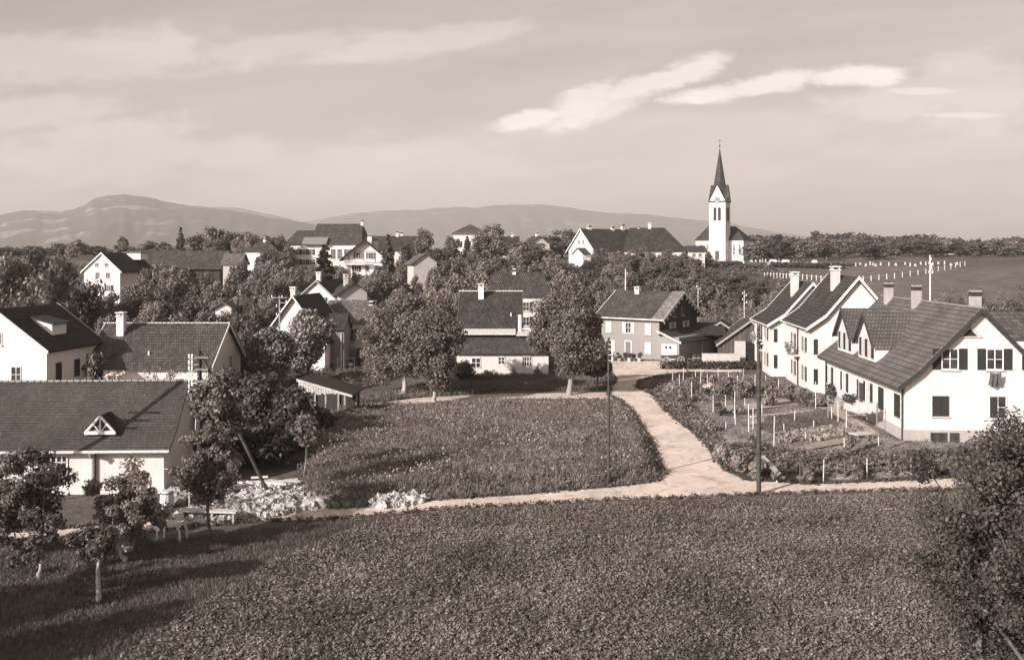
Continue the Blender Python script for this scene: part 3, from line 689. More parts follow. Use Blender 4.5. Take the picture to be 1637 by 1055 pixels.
# -- row house at the right with two gabled dormers
U = House('row_house', 'long white row house with two steep gabled dormers and its gable end facing the field', 'house', (32.0, 64.2, 0), -3.3, 10.0, 19.6, 3.75, 9.15, ov=.6, og=.45, kick=.28, kx=.72, t=.24,
          wall=plaster(.66, .22), roof=rooftile(.135, row=.40, var=.16, moss=.25), caps=plain(.22), verge=plain(.04), gutter=plain(.06))
def plinth(hs, h, mat, e=.05, zb=-.6):
    b = MB(); w, l = hs.w / 2 + e, hs.l + e; b.box(-w, w, -e, l, zb, h); return b.build('plinth', mat, hs.root)
plinth(U, .8, plaster(.40, .25))
def U_u(px):                                           # place along the left wall seen at that column of the photo
    rz = R(-3.3); ax, ay = 32.0 - 5 * math.cos(rz), 64.2 - 5 * math.sin(rz); dx, dy = -math.sin(rz), math.cos(rz); k = (px - CX) / F
    return (ax - k * ay) / (k * dy - dx)
for a, c in ((1321, 1332.5), (1344.5, 1356)):
    ua, uc = U_u(a), U_u(c); U.win('L', (ua + uc) / 2, 1.45, 1.05, 1.55, 'open', sw=.52, glass_=plain(.38), frame=plain(.7))
U.win('L', U_u(1371), 1.45, 1.05, 1.55, 'left', sw=.5, glass_=plain(.38), frame=plain(.7))
U.win('L', U_u(1388), 1.45, 1.05, 1.55, 'open', sw=.52, glass_=plain(.38), frame=plain(.7))
U.win('L', U_u(1410), 1.45, 1.15, 1.6, 'closed'); U.win('L', U_u(1436), 1.45, 1.15, 1.6, 'closed')
d_ = MB(); U.fbox(d_, 'L', U_u(1377.5) - .45, U_u(1377.5) + .45, .35, 2.75, .01, .07); dd = d_.build('door', plain(.05), U.root)
U.fbox(MB(), 'L', U_u(1377.5) + .3, U_u(1377.5) + .36, 1.35, 1.5, .07, .13).build('handle', plain(.4), dd)
U.fbox(MB(), 'L', U_u(1377.5) - .8, U_u(1377.5) + .8, -.3, .3, .06, 1.2).build('doorstep', plaster(.45, .3), U.root)
g0 = lambda px: (px - 1447) * 64.0 / F - 5.0
wG = U.win('S', g0(1517.5), 4.95, 1.15, 1.45, 'open', (1, 1), sw=.56, frame=plain(.7))
U.win('S', g0(1587.5), 4.95, 1.15, 1.45, 'open', (1, 1), sw=.56, frame=plain(.7))
U.win('S', g0(1502), 1.75, 1.1, 1.4, 'closed'); U.win('S', g0(1592), 1.6, 1.2, 1.6, 'left', (1, 1), frame=plain(.7))
U.win('S', g0(1657), 4.95, 1.15, 1.45, 'open', (1, 1), sw=.56, frame=plain(.7)); U.win('S', g0(1660), 1.75, 1.1, 1.4, 'closed')
for c, w_ in ((1499.5, 1.1), (1524, .62)): U.win('S', g0(c), .02, w_, .62, None, (1, 0), off=.05, sill=False, frame=plain(.06))
b = MB(); 
xc = g0(1549)
b.prism([(xc - .5, 7.25), (xc, 7.75), (xc + .5, 7.25)], -.03, -.002); ven = b.build('vent_opening', plain(.03), U.root)
b = MB(); b.box(xc - .75, xc + .75, -.12, -.003, 7.14, 7.22); b.tube((xc - .7, -.06, 7.2), (xc, -.06, 7.9), .05, n=6); b.tube((xc + .7, -.06, 7.2), (xc, -.06, 7.9), .05, n=6); b.build('vent_surround', plain(.45), U.root)
U.downpipe('L', .25, 0, 3.5); U.downpipe('L', 19.3, 0, 3.5)
for px, D, zt in ((1410, 81.5, 466 - 14), (1456, 75.0, 456), (1559, 66.0, 464)):
    v = (px2(px, D) - 32.0, D - 64.2); rz = R(-3.3); lx = v[0] * math.cos(rz) + v[1] * math.sin(rz); ly = -v[0] * math.sin(rz) + v[1] * math.cos(rz)
    U.chimney(max(-.3, min(lx, 1.2)), max(.8, ly), pz(zt, D), .62, style=2, mat=plaster(.42, .6))
def gabled_dormer(hs, yc, wd, xf, zb, ze, za, rm, wm, ov=.35, t=.16, wins=()):
    f = lambda zz: -float(np.interp(-zz, [-p[1] for p in hs.prof], [p[0] for p in hs.prof]))       # x on the left slope at that height
    h = wd / 2; ho = h + ov; sl = (za - ze) / ho; zw = za - sl * h
    D = MB(); D.prism([(yc - h, zb), (yc + h, zb), (yc + h, zw - t), (yc, za - t - .01), (yc - h, zw - t)], xf, -.6, 'x'); wallo = D.build('dormer', wm, hs.root)
    b = MB(); xo = xf - .35
    for sg in (-1, 1):
        A = (xo, yc, za); B = (xo, yc + sg * ho, ze); C = (f(ze) + .15, yc + sg * ho, ze); E = (f(za) + .25, yc, za)
        lo = lambda p: (p[0], p[1], p[2] - t)
        b.add([A, B, C, E, lo(A), lo(B), lo(C), lo(E)], [(0, 1, 2, 3), (7, 6, 5, 4), (0, 4, 5, 1), (1, 5, 6, 2), (2, 6, 7, 3), (3, 7, 4, 0)])
    b.build('dormer_roof', rm, wallo)
    q = MB()
    for sg in (-1, 1): q.prism([(yc, za + .03), (yc + sg * ho, ze + .03), (yc + sg * ho, ze - t - .08), (yc, za - t - .08)], xo - .06, xo + .02, 'x')
    q.build('bargeboard', plain(.05), wallo)
    for (u, z, w_, h_, dark) in wins:
        k = MB(); k.box(xf - .07, xf - .004, yc + u - w_ / 2, yc + u + w_ / 2, z, z + h_); k.build('shutter' if dark else 'window', plain(.03) if dark else plain(.45), wallo)
    return wallo
RM2 = rooftile(.12, 'x', row=.36, var=.16, moss=.25)
for yc, lab in ((9.6, None), (15.4, None)):
    gabled_dormer(U, yc, 4.3, -4.55, 4.2, 5.85, 8.3, RM2, plaster(.66, .22),
                  wins=((-1.45, 4.8, .5, 1.4, 1), (.05, 4.8, .5, 1.4, 1), (1.5, 4.8, .5, 1.4, 1), (-.72, 4.85, .8, 1.25, 0), (.78, 4.85, .8, 1.25, 0)))

# -- the two tall white houses beyond it
T1 = dict(w=8.6, ov=.45, og=.4, kick=.55, kx=.62, t=.2)
def tall_house(label, X, D, ze, zr, l):
    h = House('tall_house', label, 'house', (X, D, 0), -5, T1['w'], l, ze, zr, ov=.45, og=.4, kick=.55, kx=.62, t=.2, wall=plaster(.66, .22), roof=rooftile(.055, row=.4, moss=.15), verge=plain(.7), gutter=plain(.5))
    b = MB()
    P = h.prof
    for i in range(len(P) - 1):
        for sg in (-1, 1):
            a, c = (sg * P[i][0], P[i][1] - .27), (sg * P[i + 1][0], P[i + 1][1] - .27); b.prism([a, c, (c[0], c[1] - .17), (a[0], a[1] - .17)], -.38, -.3)
    b.build('verge_board', plain(.04), h.root); return h
TT = tall_house('tall white house with sweeping dark roof directly behind the dormered row house', 31.9, 86.5, 6.05, 10.85, 11)
SS = tall_house('tall white house with sweeping dark roof, the one standing nearest the barns', 31.7, 99.0, 5.45, 9.95, 10)
for h in (TT, SS):
    for z in (.9, 3.65):
        for u in (2.4, 7.2): h.win('L', u, z, .95, 1.4, 'open', sw=.5)
        h.win('S', -3.85, z, .36, 1.4, 'closed', bars=(0, 0), sill=False)
    h.downpipe('L', 5.0, 0, h.ze - .2)
    b = MB(); h.fbox(b, 'L', 4.1, 6.2, 3.0, 3.12, 0.002, .9); bal = b.build('balcony', plain(.5), h.root)
    q = MB()
    for k in range(12): h.fbox(q, 'L', 4.12 + k * .18, 4.17 + k * .18, 3.12, 3.95, .84, .88)
    h.fbox(q, 'L', 4.1, 6.2, 3.95, 4.02, .82, .9); q.build('balcony_railing', plain(.25), bal)
TT.chimney(-.9, 4.6, pz(425, 91.5), .75, style=1); SS.chimney(-1.1, 3.6, pz(434, 103), .75, style=1)
# flowers on the balconies
for h, lab in ((TT, 'leafy flower box on the balcony of the white house behind the row house'), (SS, 'leafy flower box on the balcony of the white house nearest the barns')):
    rg = np.random.default_rng(3); n = 260; C = np.stack([-h.w / 2 - 1.0 + rg.normal(0, .12, n), rg.uniform(4.1, 6.2, n), 3.85 + rg.normal(0, .22, n)], -1)
    V, Q = leaf_quads(C, rg.normal(0, 1, (n, 3)), .16, rg); M = np.array(Matrix.Rotation(R(-5), 3, 'Z')); V = V @ M.T + np.array(h.root.location)
    tag(np_mesh('flower_box', V, Q, foliage(.12, .4, .1, 2.0)), lab, 'flowers')

# -- near cottage, lower left
A = House('cottage', 'low white cottage with a long tiled roof and small triangular dormer at lower left', 'house', (-18.8, 53.4, 0), 92.5, 6.2, 16.5, 2.42, 5.62, ov=.5, og=.45, kick=.25, kx=.6, t=.16,
          wall=plaster(.66, .22), roof=rooftile(.085, row=.17, var=.22, moss=.45), caps=plain(.25), gutter=plain(.6))
def A_u(px, X0=-18.8, Y0=50.2):
    return (X0 * 1.0 - (px - CX) / F * Y0) / 1.0
for px in (80, 97): A.win('L', A_u(px), 1.0, .62, 1.1, None, (1, 2), frame=plain(.75), glass_=glass(.015))
A.win('L', A_u(20), 1.0, .9, 1.1, None, (1, 2), frame=plain(.75))
b = MB(); xx = -2.55; yc = A_u(154) ; 
zb = A.roofz(xx) ; b.prism([(yc - .85, zb), (yc + .85, zb), (yc, zb + 1.0)], xx - .25, xx + 1.6, 'x'); dm = b.build('dormer', rooftile(.07, 'x', row=.22), A.root)
q = MB(); x0, x1 = xx - .33, xx - .255
for p0, p1, r in (((yc - .8, zb + .05), (yc, zb + .95), .07), ((yc + .8, zb + .05), (yc, zb + .95), .07), ((yc, zb), (yc, zb + .9), .035), ((yc, zb + .1), (yc - .35, zb + .5), .03), ((yc, zb + .1), (yc + .35, zb + .5), .03)):
    q.tube((x0, *p0), (x0, *p1), r, n=6)
q.prism([(yc - .85, zb - .02), (yc + .85, zb - .02), (yc + .7, zb + .16), (yc - .7, zb + .16)], x0 - .04, x0 + .04, 'x')
q.build('dormer_tracery', plain(.75), dm)
A.downpipe('L', A_u(150), 0, 2.3, plain(.05), .05)
q = MB(); q.tube((-3.75, A_u(150), 2.2), (-3.15, A_u(150), 2.0), .05, n=6); q.tube((-3.75, A_u(150), 2.3), (-3.75, A_u(150), 2.05), .16, .06, n=10); q.build('rain_hopper', plain(.2), A.root)
# -- house at the left edge
B = House('dark_roofed_house', 'white house with a black tiled roof and one white-cheeked dormer at the left edge', 'house', (-41.3, 75.3, 0), -5, 8.3, 8.2, 5.15, 8.5, ov=.35, og=.35, wall=plaster(.78, .15), roof=rooftile(.04, moss=.1), verge=plain(.5))
for u in (1.6, 4.3, 6.2): B.win('R', u, 2.6 if u < 6 else 2.9, .8, 1.45 if u < 6 else 1.1, 'closed' if u < 6 else None)
b = MB(); z1 = B.roofz(3.0); b.prism([(3.1, B.roofz(3.1) - .05), (3.1, B.roofz(3.1) + .9), (1.4, B.roofz(1.4) + .12), (1.4, B.roofz(1.4) - .05)], 2.5, 4.6); b.build('dormer', plaster(.8, .1), B.root)
b = MB(); b.prism([(3.35, B.roofz(3.1) + .86), (3.35, B.roofz(3.1) + .98), (1.1, B.roofz(1.4) + .30), (1.1, B.roofz(1.4) + .18)], 2.3, 4.8); b.build('dormer_roof', plain(.04), B.root)
B.win('S', -1.5, 2.6, .9, 1.3, 'open'); B.win('S', 1.6, 2.6, .9, 1.3, None); B.win('S', 0, 5.6, .8, 1.0, None)
# -- middle cottage
C_ = House('middle_cottage', 'cottage with broad tiled roof, pale verges and a tall white chimney behind the near cottage', 'house', (-25.9, 85, 0), 90, 9.0, 10.6, 3.2, 6.65, ov=.5, og=.35, wall=plaster(.76, .15), roof=rooftile(.085, row=.3, moss=.5), verge=plain(.6), caps=plain(.5))
C_.chimney(-1.2, 9.0, pz(498, 84), .62, style=1, mat=plaster(.8, .1))
C_.win('S', 1.2, 2.5, .8, 1.1, None)
MB().tube((-3.6, 5.6, 3.6), (-3.6, 5.6, 4.5), .08, n=6).build('vent_pipe', plain(.7), C_.root)
# -- far left gabled house
Dh = House('gabled_house', 'small white gabled house with steep black roof alone at far left', 'house', (-74.3, 170, 5.8), -10, 7.2, 11, 9.85, 13.4, ov=.5, og=.3, roof=rooftile(.035, moss=.1), verge=plain(.7))
for u, z in ((-1.0, 5.0), (.9, 5.0)): Dh.win('S', u, z, .75, .7, None, (1, 0))
for u, z in ((1.2, 2.9), (-.9, 2.9), (1.4, .6), (-1, .6)): Dh.win('S', u, z, .85, 1.1, 'open' if z < 1 else None)
b = MB(); b.box(-.2, 3.2, 7.2, 9.6, 6.3, 7.55); b.build('dormer', plaster(.8, .1), Dh.root); b = MB(); b.box(-.5, 3.5, 6.9, 9.9, 7.56, 7.7); b.build('dormer_roof', plain(.2), Dh.root)
# -- barn and small building right of it
E = House('long_barn', 'long dark-roofed barn half hidden by orchard trees at left', 'barn', (-57.5, 190, 8), 90, 11, 20, 10.3, 13.9, ov=.6, wall=wood(.05), roof=rooftile(.075, row=.5))
E2 = House('small_barn', 'small pale-walled building with light roof at the right end of the long barn', 'building', (-52.6, 184, 8), 86, 4, 3.4, 11.2, 13.3, ov=.4, wall=plaster(.45, .3), roof=rooftile(.14, row=.5)); E2.win('L', 1.7, .8, .7, .9, None)
# -- school
F_ = House('schoolhouse', 'long white schoolhouse with tall hipped dark roof on the central skyline', 'school', (-36.6, 236, 9.5), 88, 12.6, 12.6, 15.6, 20.9, ov=.5, og=.2, hip=.35, hipS=1.2, roof=rooftile(.08, row=.5))
F_.chimney(-.3, 1.0, 21.9, .7, style=2)
FW = MB(); 
def wing():
    b = MB(); y0, y1, x0, x1, ze, zr = 12.35, 19.2, -6.7, 6.2, 6.05, 9.7
    b.box(-6.3, 6.3, 12.63, 18.7, -1, ze); o = b.build('wing_wall', plaster(WHITE), F_.root)
    b = MB(); vs = [(x0, y0, ze), (x1, y0, ze), (x1, y1, ze), (x0, y1, ze), (0, y0, zr), (0, y1 - 1.6, zr)]; b.add(vs, [(0, 1, 4), (1, 2, 5, 4), (2, 3, 5), (3, 0, 4, 5), (3, 2, 1, 0)]); b.build('wing_roof', rooftile(.08, row=.5), F_.root)
wing()
b = MB(); b.prism([(-7.6, 6.1), (-7.6, 6.4), (-5.4, 7.9), (-5.4, 6.1)], 8.4, 14.4); b.build('porch_roof', plain(.2), F_.root)
for u in (17.6, 15.9, 14.2, 12.4): F_.win('L', u, 3.6, .9, 1.35, 'open', sw=.4); F_.win('L', u, 1.1, .9, 1.35, 'open', sw=.4)
for u in (7.0, 5.4): F_.win('L', u, 2.6, 1.2, 2.4, None, (2, 2))
for u in (3.4, 1.6): F_.win('L', u, 3.6, .9, 1.35, 'open', sw=.4)
F_.win('L', 9.6, 3.3, 1.0, 1.6, None)
# -- chalet
Gh = House('chalet', 'half-timbered chalet with ornate white gable and wide dark eaves below the schoolhouse', 'house', (-31.2, 198, 8.6), 6, 8.2, 9, 12.0, 16.3, ov=1.0, og=1.2, roof=rooftile(.04, moss=.1), t=.3, wall=plaster(.8, .1))
for u, z in ((1.4, 3.6), (-1.2, 3.6)): Gh.win('S', u, z, 1.0, 1.3, 'open', sm=plain(.2))
Gh.win('S', 2.7, .9, .9, 1.3, None); Gh.win('S', .6, .9, .9, 1.3, None); Gh.win('S', -1.6, .9, .9, 1.3, 'open')
b = MB()
for x in (-3.2, -1.9, -.1, 2.3): b.box(x - .07, x + .07, -.05, -.003, 2.9, min(5.0, Gh.roofz(x) - .6))
b.box(-3.9, 3.9, -.07, -.004, 2.75, 2.9); b.box(-2.2, 2.2, -.07, -.004, 5.1, 5.22); b.build('timber_frame', plain(.2), Gh.root)
b = MB(); b.box(-4.2, .3, -1.3, -.01, 2.3, 2.4); bb = b.build('balcony', plain(.7), Gh.root); b = MB()
for k in range(18): b.box(-4.15 + k * .25, -4.05 + k * .25, -1.28, -1.2, 2.4, 3.2)
b.box(-4.2, .3, -1.3, -1.18, 3.2, 3.28); b.build('balcony_railing', plain(.65), bb)
Gh.chimney(1.0, 3.0, 17.4, .9, style=2, mat=plaster(.75, .1)); Gh.chimney(2.3, 4.5, 16.5, .9, style=2, mat=plaster(.75, .1))
# -- long dark roof behind
Hh = House('long_house', 'long low house with dark roof right of the schoolhouse, behind the conifer', 'house', (-22.8, 226, 9.6), 90, 10, 12, 14.2, 17.6, ov=.5, roof=rooftile(.06, row=.5)); Hh.chimney(0, 4.8, 18.8, .7, style=2); Hh.chimney(.3, 3.8, 18.6, .7, style=2)
for u in (1.5, 3.5, 5.5): Hh.win('L', u, 2.0, .9, 1.2, None)
Ih = House('stone_shed', 'small pale stone gabled shed among the trees at the centre', 'shed', (-16.1, 174, 7.2), 18, 4.4, 5.5, 11.3, 13.3, ov=.6, og=.4, wall=plaster(.5, .5), roof=rooftile(.12, row=.5)); Ih.win('S', .5, 1.3, .6, .8, None)
Jh = House('villa', 'tall white villa with pyramid roof on the skyline, partly behind the big dark tree', 'house', (-11.7, 260, 11), 0, 9.2, 9, 18.9, 21.8, ov=.6, hip=4.6, og=.5, roof=rooftile(.10, row=.5))
for z in (1.5, 4.4):
    for u in (-3, -.6, 2): Jh.win('S', u, z, .9, 1.5, 'open', sw=.4)
# -- white gables left of centre
Kh = House('white_gable_house', 'white house whose plain gable with one window faces the near tree, dark roof behind', 'house', (-26.6, 128, 1.6), -12, 7.4, 8.5, 5.9, 9.45, ov=.45, og=.4, roof=rooftile(.05, moss=.2), verge=plain(.25))
Kh.win('S', 1.2, 4.2, .85, 1.4, 'left', sm=plain(.12)); Kh.win('S', -1.4, 4.2, .85, 1.3, None)
Kh.chimney(0, .7, 10.6, .6, style=1)
K2 = House('garden_house', 'small dark-roofed house with tiny gable window just right of the plain white gable', 'house', (-21.2, 125.6, 1.5), 20, 3.6, 5.5, 7.6, 9.3, ov=.6, og=.5, roof=rooftile(.06), wall=plaster(.42, .2)); K2.win('S', .1, 4.2, .8, 1.3, None); K2.chimney(-.6, 2.4, pz(438, 128), .55, style=1)
Lh = House('blossom_house', 'white gabled house mostly hidden by the white-blossomed tree', 'house', (-24.4, 105, 0), -9, 7.2, 7.5, 3.1, 8.35, ov=.4, og=.5, roof=rooftile(.04, moss=.1), verge=plain(.6), wall=plaster(.78, .15)); Lh.chimney(-.2, .4, pz(458, 105.6), .55, style=1)
Lh.win('S', -1.2, 1.2, .8, 1.3, 'open'); Lh.win('S', .8, 4.4, .7, 1.0, None)
L2 = House('brown_annexe', 'narrow brown-walled annexe with dark roof between the blossomed tree and the white house', 'annexe', (-18.9, 107.4, 0), 86, 2.6, 3.4, 4.5, 6.2, ov=.35, og=.25, wall=plaster(.22, .3), roof=rooftile(.05, moss=.1)); L2.downpipe('L', .3, 0, 4, plain(.6))
Mh = House('grey_roofed_house', 'white house with medium grey roof and tall end chimney, left of the big tree', 'house', (-16.8, 115, 0), 88, 6.0, 5.4, 4.85, 7.35, ov=.5, og=.25, wall=plaster(.8, .15), roof=rooftile(.15, moss=.3)); Mh.chimney(-.6, .35, pz(482, 113), .5, style=2, mat=plaster(.8, .1))
Mh.win('L', 2.4, 2.6, .95, 1.5, 'open', sm=plain(.06)); 
b = MB(); b.prism([(-6.8, 2.1), (-6.8, 2.25), (-3.2, 4.3), (-3.2, 4.15)], -2.4, 1.3); b.build('lean_to_roof', plain(.33), Mh.root); b = MB(); b.box(-6.4, -3.02, -2.0, 1.0, -.5, 2.1); b.build('lean_to', wood(.06), Mh.root)
# -- dark roofed house at the centre with low annexe
Nh = House('broad_roofed_house', 'house with broad dark roof, white ridge tiles and low white annexe at the centre', 'house', (1.0, 110.3, 0), 90, 10.0, 6.9, 4.85, 8.6, ov=.5, og=.25, roof=rooftile(.06, moss=.15), caps=plain(.7), verge=plain(.1), wall=plaster(.6, .2))
Nh.chimney(-1.0, 4.6, pz(453, 109), .6, style=1, mat=plaster(.8, .1)); MB().tube((-3.9, 1.1, 5.6), (-3.9, 1.1, 6.3), .08, n=6).build('vent_pipe', plain(.7), Nh.root); MB().tube((-5.6, .1, 3.0), (-5.6, .1, 6.2), .22, n=8).build('flue', plaster(.7, .3), Nh.root)
b = MB(); b.prism([(-7.4, 4.1), (-7.4, 4.22), (-4.9, 4.72), (-4.9, 4.6)], .6, 7.3); b.prism([(-7.55, 4.0), (-7.55, 4.1), (-4.95, 4.45), (-4.95, 4.35)], -2.6, .55); b.build('canopy_roof', plain(.55), Nh.root)
b = MB(); b.prism([(-10.6, 2.35), (-10.6, 2.5), (-6.4, 4.0), (-6.4, 3.85)], -3.4, 7.2); b.build('annexe_roof', rooftile(.085, row=.26, moss=.1), Nh.root)
b = MB(); b.prism([(-10.1, -.5), (-10.1, 2.48 - .1), (-5.0, 3.6), (-5.0, -.5)], -2.9, 6.9); b.build('annexe_wall', plaster(.66, .22), Nh.root)
def Nwin(px, w, h, z, bars):
    u = 1.0 - px2(px, 100.2); b = MB(); xf = -10.1
    for a, c, e, g in ((u - w / 2, u - w / 2 + .07, z, z + h), (u + w / 2 - .07, u + w / 2, z, z + h), (u - w / 2, u + w / 2, z + h - .07, z + h + .001), (u - w / 2, u + w / 2, z - .001, z + .07)): b.box(xf - .06, xf - .002, a, c, e, g)
    for i in range(bars): c = u - w / 2 + w * (i + 1) / (bars + 1); b.box(xf - .05, xf - .002, c - .035, c + .035, z + .07, z + h - .07)
    b.box(xf - .045, xf - .002, u - w / 2 + .07, u + w / 2 - .07, z + h * .5 - .03, z + h * .5 + .03)
    o = b.build('window', plain(.7), Nh.root); MB().box(xf - .02, xf - .003, u - w / 2 + .02, u + w / 2 - .02, z + .02, z + h - .02).build('pane', glass(.015), o)
Nwin(801.5, .75, .8, 1.2, 1); Nwin(842, 1.05, 1.1, .95, 3); Nwin(761, 1.0, 1.1, .8, 1)
Oh = House('tall_white_house', 'two-storey white house with dark hipped roof behind the broad dark roof', 'house', (4.9, 131, 1.4), 90, 8.0, 8, 7.2, 10.45, ov=.4, og=.3, hip=.8, roof=rooftile(.075, row=.4)); Oh.chimney(-.2, 4.6, pz(430, 130), .45, style=2, mat=plaster(.8, .1))
for z in (3.9, 1.9):
    Oh.win('L', 4.9 - px2(841, 127), z, .9, 1.25, 'open', sw=.45)
# -- brown shuttered house
Ph = House('brown_house', 'brown two-storey house with pale shutters and a dark boarded gable beside the road', 'house', (21.0, 118.6, 0), 52, 9.8, 8.3, 5.0, 8.25, ov=.55, og=.9, wall=plaster(.27, .2), roof=rooftile(.085, row=.3, moss=.3), verge=plain(.62), gutter=plain(.7), t=.2)
PS = plain(.62)
b = MB(); b.prism([(-5.42, Ph.ze + .04), (-.05, Ph.zr + .0), (-.05, Ph.zr + .06), (-5.42, Ph.ze + .10)], -.88, .75); b.build('pale_verge_strip', rooftile(.24, row=.3, moss=.2), Ph.root)  # paler strip laid over the front slope along the near verge

Ph.chimney(-.4, 5.6, pz(458, 121.5), .62, style=1, mat=plaster(.7, .2)); 
b = MB(); b.box(-4.9, 4.9, -.07, -.004, 2.75, 5.0); b.prism([(-4.9, 5.0), (0, 7.7), (4.9, 5.0)], -.07, -.004); b.build('boarded_gable', wood(.065), Ph.root)
for u in (7.2, 4.35, 1.5): Ph.win('L', u, 3.1, .85, 1.35, 'open' if u > 4 and u < 5 else 'closed', sm=PS, sw=.42)
for u in (7.2, 1.5): Ph.win('L', u, .75, .9, 1.35, 'open' if u > 5 else 'closed', sm=PS, sw=.4)
b = MB(); Ph.fbox(b, 'L', 3.85, 4.85, .0, 2.2, .005, .06); do = b.build('door_frame', plain(.62), Ph.root); Ph.fbox(MB(), 'L', 3.98, 4.72, .05, 2.07, .06, .08).build('door', plain(.16), do)
for u, z in ((1.9, 3.1), (-1.6, 3.1)): Ph.win('S', u, z, .85, 1.35, 'open', sm=plain(.5), off=.07, sw=.4)
for u in (-1.2, 1.1): Ph.win('S', u, 5.2, .75, 1.2, 'closed', sm=plain(.08), off=.07)
b = MB()
for sg in (-1, 1):
    for k in range(7):
        x = sg * (.6 + k * .75); z = Ph.roofz(x) - .45; b.box(x - .12, x + .12, -.93, -.86, z - .22, z + .05)
b.build('scalloped_trim', plain(.62), Ph.root)
# lean-to of the brown house
b = MB(); b.prism([(-5.2, -.4), (-5.2, 2.95), (4.4, 2.95), (4.4, -.4)], -2.9, -.08); b.build('lean_to', plaster(.27, .2), Ph.root)
b = MB(); b.prism([(-3.35, 2.3), (-3.35, 2.42), (-.075, 3.7), (-.075, 3.58)], -5.6, 5.0, 'x'); b.build('lean_to_roof', rooftile(.06, 'x', row=.3), Ph.root)
b = MB(); b.prism([(-3.4, 2.24), (-3.4, 2.46), (-.085, 3.75), (-.085, 3.55)], -5.72, -5.62, 'x'); b.build('bargeboard', plain(.65), Ph.root)
b = MB(); b.box(-5.27, -5.205, -2.6, -.5, .3, 2.1); dd = b.build('shed_doors', plain(.6), Ph.root); b = MB(); b.box(-5.3, -5.272, -1.9, -1.6, 1.55, 1.85); b.box(-5.3, -5.272, -1.35, -1.05, 1.55, 1.85); b.build('pane', glass(.02), dd)
# -- barns right of it
def simple_barn(label, apex_px, ya, D, w, l, ze_y, rz, v):
    return House('barn', label, 'barn', (px2(apex_px, D), D, 0), rz, w, l, pz(ze_y, D), pz(ya, D), ov=.4, og=.4, wall=wood(v), roof=rooftile(.07, row=.35), verge=plain(.3), zb=-.5)
Z1 = simple_barn('boarded grey barn with pointed gable just right of the brown house', 1152, 514, 121, 7.2, 7, 547, -14, .13)
Z2 = simple_barn('open dark barn with a pale board door between the garden and the first barn', 1200, 512, 113, 7.4, 8, 552, -10, .10)
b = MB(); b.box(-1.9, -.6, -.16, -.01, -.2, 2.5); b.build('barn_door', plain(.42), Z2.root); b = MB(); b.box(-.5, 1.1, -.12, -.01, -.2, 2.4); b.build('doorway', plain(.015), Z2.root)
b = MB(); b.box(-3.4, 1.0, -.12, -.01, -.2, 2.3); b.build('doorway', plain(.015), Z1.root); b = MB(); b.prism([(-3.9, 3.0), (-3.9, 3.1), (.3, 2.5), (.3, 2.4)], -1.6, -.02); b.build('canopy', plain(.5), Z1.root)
b = MB(); b.tube((-3.9, -1.5, 3.2), (-2.2, -1.4, -.1), .1, n=6); b.tube((.2, -1.4, 2.4), (.35, -1.4, -.1), .08, n=6); b.build('prop_post', plain(.45), Z1.root)
OS = MB(); sh = empty('open_shed', (px2(1120, 116.5), 117.5, 0), -8, 'low open-fronted shed with dark roof between brown house and barns', 'shed')
b = MB(); b.prism([(-.3, 2.9), (-.3, 3.02), (5.0, 4.1), (5.0, 3.98)], -2.6, 3.4, 'x'); b.build('roof', rooftile(.05, 'x', row=.35), sh)
b = MB(); b.box(-2.4, 3.2, 4.2, 4.4, -.3, 3.7); b.box(-2.5, -2.35, .2, 4.19, -.3, 2.9); b.build('wall', wood(.05), sh)
for x in (-2.2, .4, 3.1): MB().box(x - .08, x + .08, 0, .16, -.2, 2.93).build('post', plain(.35), sh)
# -- long white farmhouse on the hill and its neighbour
Qh = House('farmhouse', 'long white farmhouse with big dark roof, its white gable with small porch facing left', 'farmhouse', (16.2, 219.5, 10.4), -60, 10.6, 16, 13.7, 19.2, ov=.8, og=.4, roof=rooftile(.055, row=.5), t=.22, verge=plain(.6))
for u, z in ((-.9, 5.1), (.9, 5.1), (-2.2, 2.6)): Qh.win('S', u, z, .8, 1.0, None)
b = MB(); b.prism([(-.2, -1), (-.2, 3.0), (1.7, 4.1), (3.6, 3.0), (3.6, -1)], -2.0, -.01); b.build('porch', plaster(.8, .1), Qh.root); b = MB(); b.prism([(-.6, 2.9), (1.7, 4.3), (4.0, 2.9), (4.0, 2.75), (1.7, 4.12), (-.6, 2.75)], -2.3, -.02); b.build('porch_roof', rooftile(.07), Qh.root)
Qh.chimney(-.2, 2.4, 20.0, .9, style=2, mat=plaster(.8, .1)); Qh.chimney(0, 9.0, 19.9, .8, style=2, mat=plaster(.7, .1)); Qh.chimney(0, 12.0, 20.4, .7, style=2)
Q2 = House('hip_roofed_farmhouse', 'white farmhouse with tall dark hipped roof between long farmhouse and church', 'farmhouse', (40.6, 222, 10.6), 84, 12, 14, 13.9, 19.5, ov=.6, og=.3, hip=1.6, hipS=4.8, roof=rooftile(.055, row=.5))
for u in (3, 5.4, 8, 10.5): Q2.win('L', u, 1.3, .9, 1.2, 'open', sw=.4)
Q2.chimney(0, 8.0, 20.7, .7, style=1, mat=plaster(.7, .2)); Q2.chimney(0, 10.6, 20.0, .5, style=2)
Q3 = House('balcony_house', 'small white house with balconies between the hipped farmhouse and the church', 'house', (44.2, 217, 10.5), 86, 6, 3.6, 13.9, 15.2, ov=.4, roof=rooftile(.08)); 
for z in (.5, 2.0): Q3.win('L', 1.1, z, .8, .9, None); Q3.win('L', 2.5, z, .8, .9, None)
Vh = House('neighbour_house', 'house with plain grey tiled roof showing behind the row house at the right edge', 'house', (64, 96, 0), 90, 10, 18, 4.9, 7.1, ov=.5, roof=rooftile(.12, row=.45), wall=plaster(.8, .1))
